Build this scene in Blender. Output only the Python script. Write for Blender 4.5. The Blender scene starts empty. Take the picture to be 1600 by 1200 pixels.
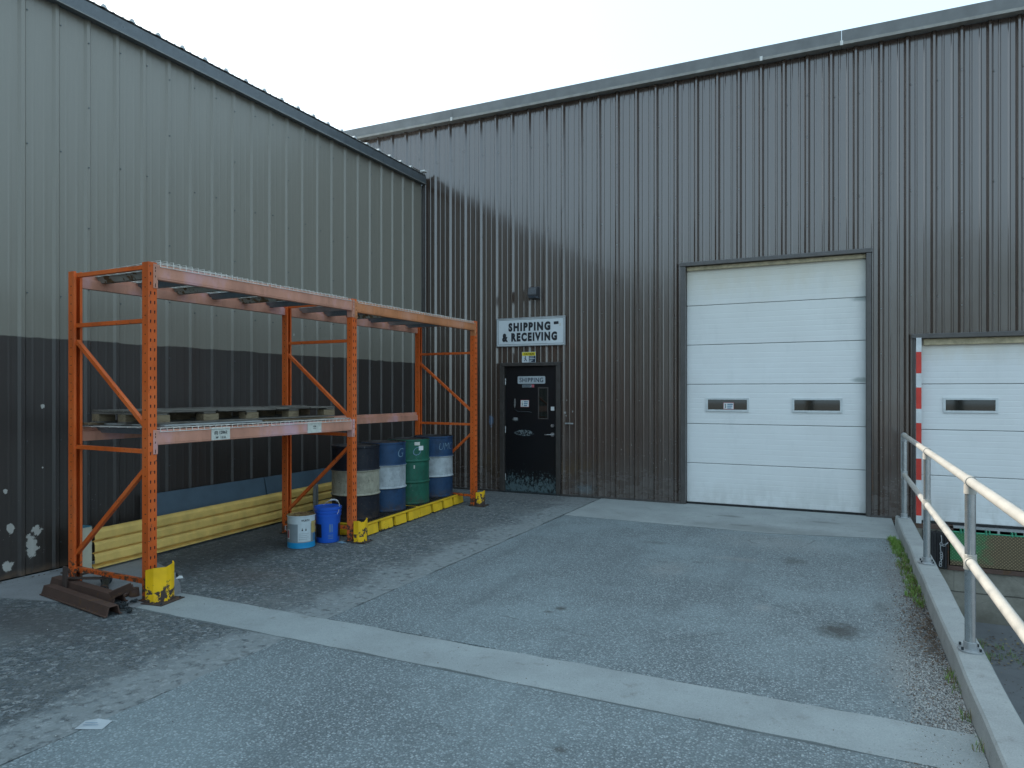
import bpy, math, random
from mathutils import Vector, Matrix, noise

S = bpy.context.scene
COL = S.collection
R = random.Random(7)

# ------------------------------------------------------------------ camera
CAMH = 1.69
cd = bpy.data.cameras.new("camera")
cam = bpy.data.objects.new("camera", cd)
COL.objects.link(cam)
cam.location = (0, 0, CAMH)
cam.rotation_euler = (math.radians(90), 0, math.radians(25.42))
cd.sensor_width = 36
cd.lens = 36 * 1083.6 / 1600
cd.shift_y = 12 / 1600
cd.clip_end = 600
S.camera = cam

# ------------------------------------------------------------------ sky and sun
SUN = Vector((-1.0, 0.29, 0.668)).normalized()
EL = math.asin(SUN.z)
AZ = math.atan2(SUN.x, SUN.y)
W = bpy.data.worlds.new("World")
S.world = W
W.use_nodes = True
wn, wl = W.node_tree.nodes, W.node_tree.links
wn.clear()
sky = wn.new("ShaderNodeTexSky")
sky.sky_type = 'NISHITA'
sky.sun_disc = False
sky.sun_elevation = EL
sky.sun_rotation = AZ
sky.air_density = 1.0
sky.dust_density = 3.5
sky.ozone_density = 1.0
bg = wn.new("ShaderNodeBackground")
bg.inputs[1].default_value = 0.15
wo = wn.new("ShaderNodeOutputWorld")
# thin high haze: an even pale veil over the whole clear sky
veil = wn.new("ShaderNodeMix")
veil.data_type = 'RGBA'
veil.inputs[0].default_value = 0.78
veil.inputs[7].default_value = (2.30, 3.15, 3.70, 1)
wl.new(sky.outputs[0], veil.inputs[6])
wl.new(veil.outputs[2], bg.inputs[0])
wl.new(bg.outputs[0], wo.inputs[0])
sl = bpy.data.lights.new("sun", 'SUN')
sl.energy = 2.4
sl.angle = math.radians(0.5)
sl.color = (1.0, 0.93, 0.82)
sun = bpy.data.objects.new("sun", sl)
COL.objects.link(sun)
sun.location = (-20, 8, 25)
sun.rotation_euler = (-SUN).to_track_quat('-Z', 'Y').to_euler()
S.view_settings.view_transform = 'Standard'
S.view_settings.look = 'None'
S.view_settings.gamma = 1
S.view_settings.exposure = 1.45
S.view_settings.use_curve_mapping = False


# ------------------------------------------------------------------ material helpers
class NT:
    def __init__(s, name):
        s.m = bpy.data.materials.new(name)
        s.m.use_nodes = True
        s.t = s.m.node_tree
        s.t.nodes.clear()
        s.out = s.t.nodes.new("ShaderNodeOutputMaterial")
        s.b = s.t.nodes.new("ShaderNodeBsdfPrincipled")
        s.t.links.new(s.b.outputs[0], s.out.inputs[0])
        s.geo = s.t.nodes.new("ShaderNodeNewGeometry")
        s.tc = s.t.nodes.new("ShaderNodeTexCoord")
        s.P = s.geo.outputs['Position']
        s.O = s.tc.outputs['Object']

    def lk(s, a, b):
        s.t.links.new(a, b)

    def put(s, sock, v):
        if isinstance(v, bpy.types.NodeSocket):
            s.lk(v, sock)
        elif isinstance(v, (tuple, list)) and len(v) == 3 and sock.type == 'RGBA':
            sock.default_value = (*v, 1)
        else:
            sock.default_value = v

    def math(s, op, a, b=0.0, c=0.0, clamp=False):
        n = s.t.nodes.new("ShaderNodeMath")
        n.operation = op
        n.use_clamp = clamp
        s.put(n.inputs[0], a)
        s.put(n.inputs[1], b)
        s.put(n.inputs[2], c)
        return n.outputs[0]

    def noise(s, scale, detail=3, rough=0.55, vec=None, stretch=None, dist=0.0):
        n = s.t.nodes.new("ShaderNodeTexNoise")
        n.inputs['Scale'].default_value = scale
        n.inputs['Detail'].default_value = detail
        n.inputs['Roughness'].default_value = rough
        n.inputs['Distortion'].default_value = dist
        v = vec if vec is not None else s.P
        if stretch:
            mp = s.t.nodes.new("ShaderNodeMapping")
            mp.inputs['Scale'].default_value = stretch
            s.lk(v, mp.inputs[0])
            v = mp.outputs[0]
        s.lk(v, n.inputs['Vector'])
        return n.outputs[0]

    def voro(s, scale, feature='F1', out='Color', vec=None, rand=1.0, stretch=None):
        n = s.t.nodes.new("ShaderNodeTexVoronoi")
        n.feature = feature
        n.inputs['Scale'].default_value = scale
        n.inputs['Randomness'].default_value = rand
        v = vec if vec is not None else s.P
        if stretch:
            mp = s.t.nodes.new("ShaderNodeMapping")
            mp.inputs['Scale'].default_value = stretch
            s.lk(v, mp.inputs[0])
            v = mp.outputs[0]
        s.lk(v, n.inputs['Vector'])
        return n.outputs[out]

    def ramp(s, fac, stops, const=False):
        n = s.t.nodes.new("ShaderNodeValToRGB")
        if const:
            n.color_ramp.interpolation = 'CONSTANT'
        e = n.color_ramp.elements
        while len(e) < len(stops):
            e.new(0.5)
        for i, (p, c) in enumerate(stops):
            e[i].position = p
            if not isinstance(c, (tuple, list)):
                c = (c, c, c)
            e[i].color = (*c, 1)
        s.put(n.inputs[0], fac)
        return n.outputs[0]

    def mix(s, fac, a, b, mode='MIX'):
        n = s.t.nodes.new("ShaderNodeMix")
        n.data_type = 'RGBA'
        n.blend_type = mode
        s.put(n.inputs[0], fac)
        s.put(n.inputs[6], a)
        s.put(n.inputs[7], b)
        return n.outputs[2]

    def xyz(s, v=None):
        n = s.t.nodes.new("ShaderNodeSeparateXYZ")
        s.lk(v if v is not None else s.P, n.inputs[0])
        return n.outputs

    def bump(s, h, strength=0.3, dist=0.01, normal=None):
        n = s.t.nodes.new("ShaderNodeBump")
        n.inputs['Strength'].default_value = strength
        n.inputs['Distance'].default_value = dist
        s.put(n.inputs['Height'], h)
        if normal is not None:
            s.lk(normal, n.inputs['Normal'])
        return n.outputs[0]

    def spot(s, c, r, soft=0.5, nz=None, amp=0.0):
        """1 inside an ellipsoid round c with radii r, fading out; ragged by nz*amp"""
        n = s.t.nodes.new("ShaderNodeVectorMath")
        n.operation = 'SUBTRACT'
        s.lk(s.P, n.inputs[0])
        n.inputs[1].default_value = c
        d = s.t.nodes.new("ShaderNodeVectorMath")
        d.operation = 'DIVIDE'
        s.lk(n.outputs[0], d.inputs[0])
        d.inputs[1].default_value = r
        l = s.t.nodes.new("ShaderNodeVectorMath")
        l.operation = 'LENGTH'
        s.lk(d.outputs[0], l.inputs[0])
        v = l.outputs['Value']
        if nz is not None:
            v = s.math('ADD', v, s.math('MULTIPLY', s.math('SUBTRACT', nz, 0.5), amp))
        m = s.t.nodes.new("ShaderNodeMapRange")
        m.interpolation_type = 'SMOOTHSTEP'
        s.lk(v, m.inputs[0])
        m.inputs[1].default_value = 1.0
        m.inputs[2].default_value = 1.0 - soft
        m.inputs[3].default_value = 0
        m.inputs[4].default_value = 1
        return m.outputs[0]

    def step(s, v, a, b):
        m = s.t.nodes.new("ShaderNodeMapRange")
        m.interpolation_type = 'SMOOTHSTEP'
        s.put(m.inputs[0], v)
        m.inputs[1].default_value = a
        m.inputs[2].default_value = b
        return m.outputs[0]

    def set(s, color=None, rough=None, metal=None, spec=None, normal=None, coat=None):
        if color is not None: s.put(s.b.inputs['Base Color'], color)
        if rough is not None: s.put(s.b.inputs['Roughness'], rough)
        if metal is not None: s.put(s.b.inputs['Metallic'], metal)
        if spec is not None: s.put(s.b.inputs['Specular IOR Level'], spec)
        if normal is not None: s.put(s.b.inputs['Normal'], normal)
        if coat is not None: s.put(s.b.inputs['Coat Weight'], coat)
        return s.m


def simple(name, col, rough=0.5, metal=0.0, spec=0.5, grime=0.25, scale=9.0, bump=0.0):
    n = NT(name)
    a = n.noise(scale, 5, 0.6)
    dark = tuple(c * (1 - grime) for c in col)
    lite = tuple(min(1, c * (1 + grime * 0.5)) for c in col)
    c = n.ramp(a, [(0.3, dark), (0.7, lite)])
    r = n.ramp(n.noise(scale * 3, 3), [(0.3, max(0, rough - 0.08)), (0.7, min(1, rough + 0.1))])
    nm = n.bump(n.noise(scale * 8, 3), bump, 0.004) if bump else None
    return n.set(c, r, metal, spec, nm)


def worn(name, col, under, amount=0.45, rough=0.5, scale=18.0, spec=0.5, zlow=None):
    """paint of colour col, chipped through to `under`; zlow = height below which the chipping grows"""
    n = NT(name)
    a = n.noise(scale, 6, 0.65)
    big = n.noise(2.2, 3, 0.5)
    v = n.math('ADD', n.math('MULTIPLY', a, 0.7), n.math('MULTIPLY', big, 0.3))
    if zlow:
        z = n.xyz()[2]
        k = n.step(z, zlow, 0.0)
        v = n.math('ADD', v, n.math('MULTIPLY', k, 0.17))
    m = n.step(v, 1 - amount, 1 - amount + 0.03)
    tone = n.ramp(n.noise(5, 4), [(0.3, tuple(c * 0.8 for c in col)), (0.7, tuple(min(1, c * 1.12) for c in col))])
    un = n.ramp(n.noise(30, 3), [(0.35, tuple(c * 0.6 for c in under)), (0.7, under)])
    c = n.mix(m, tone, un)
    r = n.math('ADD', n.math('MULTIPLY', m, 0.35), rough, clamp=True)
    nm = n.bump(n.math('SUBTRACT', n.math('MULTIPLY', n.noise(60, 2), 0.3), m), 0.25, 0.002)
    return n.set(c, r, 0, spec, nm)


# --- metal siding of the right-hand building: dark brown factory enamel
def mat_brown():
    n = NT("brown_enamel_siding")
    x, y, z = n.xyz()
    nz = n.noise(30, 4)
    streak = n.noise(7, 4, 0.6, stretch=(6, 6, 0.35))
    base = n.ramp(streak, [(0.25, (0.064, 0.043, 0.033)), (0.75, (0.072, 0.049, 0.038))])
    # chalky dust blown up from the yard
    dust = n.math('MULTIPLY', n.step(z, 0.75, 0.0), n.step(n.noise(4, 5, 0.7, stretch=(1, 1, 2.2)), 0.35, 0.75))
    base = n.mix(n.math('MULTIPLY', dust, 0.32), base, (0.13, 0.125, 0.12))
    # scuffs and chips
    sc = n.math('MULTIPLY', n.step(n.noise(55, 2, 0.5, stretch=(1, 1, 0.5)), 0.70, 0.73), n.step(z, 1.5, 0.6))
    base = n.mix(n.math('MULTIPLY', sc, 0.6), base, (0.30, 0.28, 0.27))
    rust = n.math('MULTIPLY', n.spot((0.345, 10.5, 0.45), (0.05, 0.2, 0.5), 0.6, nz, 1.4), 0.7)
    base = n.mix(rust, base, (0.16, 0.075, 0.03))
    blue = n.spot((-5.41, 10.5, 1.2), (0.055, 0.2, 0.13), 0.5, nz, 0.9)
    base = n.mix(n.math('MULTIPLY', blue, 0.6), base, (0.10, 0.19, 0.33))
    for c, q in (((-4.055, 10.5, 1.35), 0.018), ((-3.93, 10.5, 1.37), 0.014), ((-4.03, 10.5, 1.55), 0.012), ((-4.04, 10.5, 1.30), 0.012)):
        base = n.mix(n.math('MULTIPLY', n.spot(c, (q, 0.2, q * 1.3), 0.4, n.noise(60, 3), 1.8), 0.8), base, (0.34, 0.34, 0.33))
    base = n.mix(n.spot((-3.72, 10.5, 0.13), (0.27, 0.2, 0.12), 0.9, nz, 1.6), base, (0.11, 0.12, 0.125))
    wav = n.noise(1.3, 2, 0.5, stretch=(3.3, 3.3, 0.55))
    fine = n.noise(26, 2, 0.5, stretch=(1, 1, 0.12))
    h = n.math('ADD', n.math('MULTIPLY', wav, 1.0), n.math('MULTIPLY', fine, 0.012))
    r = n.math('ADD', n.math('MULTIPLY', streak, 0.04), n.math('ADD', 0.17, n.math('MULTIPLY', dust, 0.35)))
    n.b.inputs['IOR'].default_value = 1.62
    return n.set(base, r, 0, 1.0, n.bump(h, 0.30, 0.012), 0.25)


def mat_side():
    n = NT("two_tone_siding")
    x, y, z = n.xyz()
    streak = n.noise(7, 4, 0.6, stretch=(6, 6, 0.3))
    nz = n.noise(22, 4, 0.65)
    up = n.ramp(streak, [(0.25, (0.205, 0.190, 0.155)), (0.75, (0.222, 0.207, 0.170))])
    lo = n.ramp(streak, [(0.25, (0.034, 0.027, 0.024)), (0.75, (0.041, 0.033, 0.029))])
    edge = n.math('ADD', z, n.math('MULTIPLY', n.math('SUBTRACT', n.noise(2.2, 3), 0.5), 0.06))
    c = n.mix(n.step(edge, 2.188, 2.200), lo, up)
    beige = (0.46, 0.44, 0.40)
    spots = [((-6.76, 3.885, 0.27), (0.3, 0.075, 0.15)), ((-6.76, 3.93, 0.40), (0.3, 0.06, 0.07)),
             ((-6.76, 3.70, 0.46), (0.3, 0.045, 0.055)), ((-6.76, 3.98, 1.55), (0.3, 0.03, 0.035)),
             ((-6.76, 3.68, 0.12), (0.3, 0.06, 0.07)), ((-6.76, 3.66, 0.80), (0.3, 0.025, 0.03)),
             ((-6.76, 3.98, 0.98), (0.3, 0.012, 0.015)), ((-6.76, 7.28, 2.47), (0.3, 0.02, 0.03))]
    for s_, r_ in spots:
        c = n.mix(n.spot(s_, tuple(q * 0.72 for q in r_), 0.15, n.noise(16, 5, 0.75), 3.2), c, beige)
    chips = n.math('MULTIPLY', n.step(n.noise(34, 4, 0.7), 0.66, 0.69),
                   n.math('MULTIPLY', n.step(z, 1.5, 0.2), n.step(n.noise(3.0, 2), 0.45, 0.6)))
    c = n.mix(chips, c, (0.30, 0.29, 0.28))
    rust = n.math('MULTIPLY', n.step(z, 0.10, 0.0), n.step(n.noise(12, 4), 0.35, 0.6))
    c = n.mix(rust, c, (0.13, 0.08, 0.05))
    wav = n.noise(1.1, 2, 0.5, stretch=(3.3, 3.3, 0.5))
    dents = n.math('MULTIPLY', n.noise(5, 3, 0.6), n.step(z, 1.2, 0.1))
    h = n.math('ADD', wav, n.math('MULTIPLY', dents, 1.6))
    n.b.inputs['IOR'].default_value = 1.6
    n.b.inputs['Coat Roughness'].default_value = 0.14
    return n.set(c, n.ramp(streak, [(0.3, 0.34), (0.7, 0.42)]), 0, 0.6, n.bump(h, 0.35, 0.012), 0.06)


# --- yard surfaces
def mat_asphalt():
    n = NT("asphalt_aggregate")
    x, y, z = n.xyz()
    nz = n.noise(9, 5, 0.65)
    cell = n.voro(92, out='Color')
    g = n.xyz(cell)[0]
    stone = n.ramp(g, [(0.0, (0.060, 0.078, 0.088)), (0.40, (0.13, 0.165, 0.178)), (0.65, (0.21, 0.25, 0.265)), (0.82, (0.38, 0.43, 0.44)), (1.0, (0.62, 0.67, 0.68))])
    tint = n.mix(0.35, stone, n.ramp(n.xyz(cell)[1], [(0, (0.12, 0.16, 0.18)), (1, (0.20, 0.235, 0.235))]))
    d = n.voro(92, out='Distance')
    fine = n.noise(190, 2, 0.6)
    c = n.mix(n.step(d, 0.40, 0.75), tint, (0.075, 0.088, 0.095))
    c = n.mix(0.35, c, n.ramp(fine, [(0.35, (0.06, 0.075, 0.08)), (0.65, (0.30, 0.33, 0.33))]))
    big = n.noise(0.75, 5, 0.62)
    c = n.mix(n.math('MULTIPLY', n.step(big, 0.40, 0.68), 0.36), c, (0.27, 0.33, 0.34))
    # dusty patches, oil marks, leaf stains
    for ce, r_, k in (((-0.02, 5.42, 0), (0.20, 0.25, 1), 0.75), ((-1.98, 5.05, 0), (0.07, 0.07, 1), 0.75),
                      ((-2.03, 4.93, 0), (0.05, 0.04, 1), 0.6), ((-0.42, 7.45, 0), (0.16, 0.22, 1), 0.5),
                      ((-1.9, 7.7, 0), (0.22, 0.12, 1), 0.35), ((-1.2, 3.05, 0), (0.05, 0.04, 1), 0.6),
                      ((0.28, 6.15, 0), (0.10, 0.22, 1), 0.35)):
        c = n.mix(n.math('MULTIPLY', n.spot(ce, r_, 0.8, nz, 1.5), k), c, (0.040, 0.036, 0.030))
    for ce, r_, k in (((-0.95, 7.3, 0), (0.35, 0.12, 1), 0.5), ((-0.55, 5.75, 0), (0.10, 0.14, 1), 0.45),
                      ((-1.5, 6.6, 0), (0.3, 0.5, 1), 0.3), ((-0.65, 8.3, 0), (1.0, 0.7, 1), 0.3),
                      ((0.35, 4.9, 0), (0.22, 0.9, 1), 0.45), ((0.45, 3.4, 0), (0.25, 1.0, 1), 0.5)):
        c = n.mix(n.math('MULTIPLY', n.spot(ce, r_, 1.0, nz, 1.6), k), c, (0.27, 0.265, 0.25))
    wheel = n.math('MULTIPLY', n.step(n.noise(1.0, 4, 0.6, stretch=(2.6, 0.25, 1)), 0.52, 0.70), 0.30)
    c = n.mix(wheel, c, (0.085, 0.098, 0.105))
    ckv = n.voro(0.55, 'DISTANCE_TO_EDGE', 'Distance', vec=None)
    wig = n.math('ADD', ckv, n.math('MULTIPLY', n.math('SUBTRACT', n.noise(6, 5, 0.7), 0.5), 0.05))
    ck = n.math('MULTIPLY', n.step(n.math('ABSOLUTE', wig), 0.0055, 0.0015), n.step(n.noise(0.8, 2), 0.50, 0.58))
    c = n.mix(n.math('MULTIPLY', ck, 0.28), c, (0.03, 0.03, 0.03))
    # fine silt against the kerb
    silt = n.math('MULTIPLY', n.step(n.math('ADD', x, n.math('MULTIPLY', nz, 0.5)), 0.42, 0.92), n.step(y, 9.2, 7.0))
    c = n.mix(n.math('MULTIPLY', silt, 0.7), c, n.ramp(n.noise(45, 4, 0.7), [(0.35, (0.075, 0.065, 0.06)), (0.6, (0.20, 0.185, 0.17)), (0.7, (0.40, 0.38, 0.36))]))
    hh = n.math('ADD', n.math('MULTIPLY', n.math('SUBTRACT', 1.0, d), 0.8), n.math('MULTIPLY', fine, 0.35))
    return n.set(c, 0.80, 0, 0.4, n.bump(hh, 0.6, 0.004))


def mat_old_asphalt():
    n = NT("worn_brown_asphalt")
    x, y, z = n.xyz()
    nz = n.noise(5, 6, 0.7)
    cell = n.voro(34, out='Color')
    g = n.xyz(cell)[0]
    stone = n.ramp(g, [(0.0, (0.06, 0.07, 0.075)), (0.5, (0.125, 0.145, 0.155)), (0.82, (0.24, 0.26, 0.265)), (1.0, (0.48, 0.50, 0.50))])
    d = n.voro(34, out='Distance')
    c = n.mix(0.45, stone, n.ramp(n.xyz(cell)[2], [(0, (0.10, 0.13, 0.15)), (1, (0.19, 0.195, 0.18))]))
    pit = n.noise(70, 4, 0.7)
    c = n.mix(n.math('MULTIPLY', n.step(pit, 0.50, 0.42), 0.8), c, (0.055, 0.055, 0.055))
    mott = n.noise(1.6, 6, 0.68)
    c = n.mix(n.math('MULTIPLY', n.step(mott, 0.42, 0.7), 0.5), c, (0.19, 0.20, 0.195))
    red = n.math('MULTIPLY', n.spot((-4.9, 4.75, 0), (0.9, 0.5, 1), 1.0, nz, 1.8), 0.4)
    c = n.mix(red, c, (0.12, 0.085, 0.07))
    c = n.mix(n.math('MULTIPLY', n.spot((-5.4, 3.1, 0), (1.2, 0.5, 1), 0.9, nz, 1.3), 0.6), c, (0.085, 0.078, 0.075))
    # darker ground under the rack
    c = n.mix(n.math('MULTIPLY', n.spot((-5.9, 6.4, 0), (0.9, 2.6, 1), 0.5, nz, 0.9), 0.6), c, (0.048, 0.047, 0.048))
    # pale skim of old patching along the joint with the newer asphalt
    q = n.math('ADD', x, n.math('MULTIPLY', n.math('SUBTRACT', n.noise(1.9, 5, 0.65), 0.5), 1.1))
    band = n.math('MULTIPLY', n.step(q, -4.05, -3.72), n.step(n.noise(14, 4), 0.28, 0.5))
    c = n.mix(n.math('MULTIPLY', band, 0.62), c, (0.27, 0.295, 0.295))
    c = n.mix(n.math('MULTIPLY', n.step(y, 9.2, 10.2), 0.4), c, (0.16, 0.155, 0.15))
    hh = n.math('ADD', n.math('SUBTRACT', 1.0, d), n.math('MULTIPLY', pit, 1.6))
    hh = n.math('MULTIPLY', hh, n.math('SUBTRACT', 1.0, n.math('MULTIPLY', band, 0.7)))
    return n.set(c, 0.85, 0, 0.3, n.bump(hh, 0.9, 0.009))


def mat_concrete(name, base=0.27, tint=(1.0, 1.0, 0.97), dirt=0.5, scale=1.0, oil=()):
    n = NT(name)
    nz = n.noise(7 * scale, 6, 0.68)
    a = n.noise(2.0 * scale, 5, 0.65)
    sand = n.noise(150, 3, 0.6)
    c0 = tuple(base * t for t in tint)
    c = n.ramp(a, [(0.25, tuple(v * 0.72 for v in c0)), (0.6, c0), (0.85, tuple(v * 1.15 for v in c0))])
    c = n.mix(0.22, c, n.ramp(sand, [(0.3, base * 0.45), (0.7, base * 1.5)]))
    st = n.math('MULTIPLY', n.step(nz, 0.56, 0.78), dirt)
    c = n.mix(st, c, tuple(base * v for v in (0.40, 0.37, 0.33)))
    speck = n.step(n.voro(26, out='Distance'), 0.12, 0.07)
    c = n.mix(n.math('MULTIPLY', speck, 0.5), c, tuple(base * 0.3 for _ in range(3)))
    for ce, r_, k in oil:
        c = n.mix(n.math('MULTIPLY', n.spot(ce, r_, 0.8, nz, 1.4), k), c, (0.045, 0.042, 0.038))
    hh = n.math('ADD', n.math('MULTIPLY', sand, 0.4), nz)
    return n.set(c, 0.85, 0, 0.3, n.bump(hh, 0.4, 0.006))


def mat_white_door():
    n = NT("white_door_enamel")
    x, y, z = n.xyz()
    nz = n.noise(6, 5, 0.65, stretch=(1, 1, 0.5))
    c = n.ramp(n.noise(1.4, 4), [(0.3, (0.72, 0.725, 0.715)), (0.7, (0.77, 0.785, 0.78))])
    # weathered yellowing under the heads of the two openings
    y1 = n.math('MULTIPLY', n.step(n.math('ADD', z, n.math('MULTIPLY', nz, 0.5)), 3.15, 3.85), n.step(x, 0.6, 0.5))
    y2 = n.math('MULTIPLY', n.step(n.math('ADD', z, n.math('MULTIPLY', nz, 0.35)), 2.15, 2.60), n.step(x, 0.6, 0.7))
    c = n.mix(n.math('MULTIPLY', n.math('ADD', y1, y2, clamp=True), 0.55), c, (0.60, 0.50, 0.33))
    haze = n.math('MULTIPLY', n.step(z, 1.7, 3.4), n.step(x, 0.6, 0.5))
    c = n.mix(n.math('MULTIPLY', haze, 0.30), c, (0.60, 0.59, 0.50))
    # grime along the right-hand track and at the section ends
    g = n.math('MULTIPLY', n.step(n.math('ADD', x, n.math('MULTIPLY', nz, 0.16)), 0.26, 0.40), n.step(x, 0.6, 0.5))
    c = n.mix(n.math('MULTIPLY', g, 0.35), c, (0.30, 0.36, 0.37))
    for zz in (1.85, 2.96):
        c = n.mix(n.math('MULTIPLY', n.spot((0.24, 10.6, zz), (0.17, 0.2, 0.05), 0.7, nz, 1.0), 0.7), c, (0.22, 0.26, 0.25))
    fl = n.step(n.noise(40, 3, 0.6), 0.66, 0.70)
    c = n.mix(n.math('MULTIPLY', fl, 0.10), c, (0.4, 0.4, 0.37))
    smear = n.math('MULTIPLY', n.step(n.noise(3.0, 5, 0.7, stretch=(1, 1, 0.35)), 0.52, 0.75), 0.16)
    c = n.mix(smear, c, (0.42, 0.45, 0.44))
    low = n.math('MULTIPLY', n.step(z, 0.5, 0.0), n.step(nz, 0.4, 0.65))
    c = n.mix(n.math('MULTIPLY', low, 0.32), c, (0.40, 0.39, 0.36))
    wav = n.noise(1.0, 2, 0.5, stretch=(1, 1, 1.5))
    return n.set(c, 0.38, 0, 0.45, n.bump(wav, 0.25, 0.01))


def mat_black_door():
    n = NT("black_door_paint")
    x, y, z = n.xyz()
    nz = n.noise(24, 7, 0.75, stretch=(1.2, 1, 0.8))
    lim = n.math('ADD', n.math('MULTIPLY', n.step(z, 0.60, 0.05), 0.25), 0.28)
    m = n.math('MULTIPLY', n.step(n.math('ADD', nz, lim), 0.93, 1.05), n.step(z, 0.62, 0.30))
    c = n.mix(m, (0.0055, 0.0058, 0.0075), (0.085, 0.125, 0.135))
    # scraped bands where trolleys hit
    a = n.math('MULTIPLY', n.spot((-4.80, 10.57, 1.00), (0.19, 0.1, 0.055), 0.15), n.step(n.noise(34, 5, 0.8, stretch=(0.8, 1, 1.6)), 0.50, 0.56))
    c = n.mix(a, c, (0.20, 0.24, 0.25))
    b = n.math('MULTIPLY', n.spot((-4.96, 10.57, 1.225), (0.06, 0.1, 0.035), 0.3, n.noise(60, 4), 1.2), 0.6)
    c = n.mix(b, c, (0.20, 0.22, 0.22))
    d = n.math('MULTIPLY', n.spot((-4.97, 10.57, 1.5), (0.018, 0.1, 0.09), 0.3, n.noise(40, 4), 1.4), 0.6)
    c = n.mix(d, c, (0.28, 0.28, 0.27))
    return n.set(c, 0.34, 0, 0.5, n.bump(n.noise(50, 3), 0.1, 0.002))


def mat_orange(name, col, wear=0.34):
    n = NT(name)
    x, y, z = n.xyz()
    fade = n.noise(2.5, 4, 0.6, stretch=(1, 1, 0.6))
    c = n.ramp(fade, [(0.3, tuple(v * 0.72 for v in col)), (0.5, col), (0.72, (min(1, col[0] * 1.05), col[1] * 1.35, col[2] * 2.2))])
    grime = n.step(n.noise(11, 5, 0.7, stretch=(1, 1, 0.4)), 0.50, 0.72)
    c = n.mix(n.math('MULTIPLY', grime, 0.30), c, (0.22, 0.09, 0.045))
    v = n.math('ADD', n.noise(26, 5, 0.7), n.math('MULTIPLY', n.step(z, 0.35, 0.0), 0.22))
    m = n.step(v, 1 - wear, 1 - wear + 0.04)
    c = n.mix(m, c, n.ramp(n.noise(60, 2), [(0.3, (0.06, 0.035, 0.03)), (0.7, (0.13, 0.06, 0.03))]))
    sc = n.step(n.noise(16, 5, 0.75, stretch=(1, 1, 0.5)), 0.69, 0.72)
    c = n.mix(n.math('MULTIPLY', sc, 0.45), c, (0.40, 0.27, 0.20))
    return n.set(c, n.ramp(fade, [(0.3, 0.42), (0.7, 0.58)]), 0, 0.4, n.bump(n.noise(50, 3), 0.12, 0.002))


def mat_wood(name, a, b):
    n = NT(name)
    g = n.noise(12, 5, 0.7, stretch=(8, 0.7, 8))
    c = n.ramp(g, [(0.3, a), (0.55, b), (0.8, tuple(v * 0.8 for v in b))])
    k = n.step(n.voro(5, out='Distance'), 0.10, 0.05)
    c = n.mix(k, c, tuple(v * 0.35 for v in a))
    c = n.mix(n.math('MULTIPLY', n.step(n.noise(3, 4), 0.5, 0.7), 0.5), c, tuple(v * 0.5 for v in a))
    return n.set(c, 0.85, 0, 0.2, n.bump(g, 0.5, 0.004))


def mat_drum(name, col, stain=0.3, rustcol=(0.10, 0.05, 0.03)):
    n = NT(name)
    v = n.noise(7, 5, 0.7)
    run = n.noise(9, 4, 0.65, stretch=(3, 3, 0.4))
    c = n.ramp(v, [(0.3, tuple(k * 0.75 for k in col)), (0.7, tuple(min(1, k * 1.15) for k in col))])
    c = n.mix(n.math('MULTIPLY', n.step(run, 0.55, 0.75), stain), c, rustcol)
    c = n.mix(n.math('MULTIPLY', n.step(n.noise(30, 5, 0.7), 0.60, 0.66), 0.8), c, rustcol)
    c = n.mix(n.math('MULTIPLY', n.step(n.noise(5, 6, 0.72), 0.48, 0.62), 0.45), c, tuple(k * 0.45 for k in col))
    zz = n.xyz(n.O)[2]
    foot = n.math('MULTIPLY', n.step(zz, 0.16, 0.0), n.step(n.noise(14, 4, 0.7), 0.40, 0.6))
    c = n.mix(n.math('MULTIPLY', foot, 0.7), c, (0.06, 0.04, 0.03))
    sc = n.step(n.noise(20, 5, 0.75, stretch=(1, 1, 0.45)), 0.66, 0.69)
    c = n.mix(n.math('MULTIPLY', sc, 0.45), c, (0.22, 0.23, 0.23))
    return n.set(c, n.ramp(v, [(0.3, 0.35), (0.7, 0.6)]), 0, 0.3, n.bump(n.noise(4, 3), 0.4, 0.03))


def mat_lower_wall():
    n = NT("dock_wall_concrete")
    z = n.xyz()[2]
    nz = n.noise(4, 6, 0.7)
    c = n.ramp(nz, [(0.25, (0.15, 0.14, 0.115)), (0.6, (0.28, 0.265, 0.225)), (0.85, (0.35, 0.335, 0.29))])
    seam = n.step(n.math('ABSOLUTE', n.math('ADD', z, n.math('ADD', 0.86, n.math('MULTIPLY', nz, 0.03)))), 0.012, 0.004)
    c = n.mix(n.math('MULTIPLY', seam, 0.8), c, (0.05, 0.045, 0.04))
    ck = n.step(n.voro(2.2, 'DISTANCE_TO_EDGE', 'Distance', stretch=(1, 1, 1.3)), 0.022, 0.008)
    c = n.mix(n.math('MULTIPLY', n.math('MULTIPLY', ck, n.step(nz, 0.5, 0.6)), 0.3), c, (0.06, 0.055, 0.045))
    low = n.math('MULTIPLY', n.step(z, -1.0, -1.25), 0.5)
    c = n.mix(low, c, (0.11, 0.10, 0.08))
    return n.set(c, 0.9, 0, 0.2, n.bump(n.noise(30, 5), 0.4, 0.008))


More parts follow.
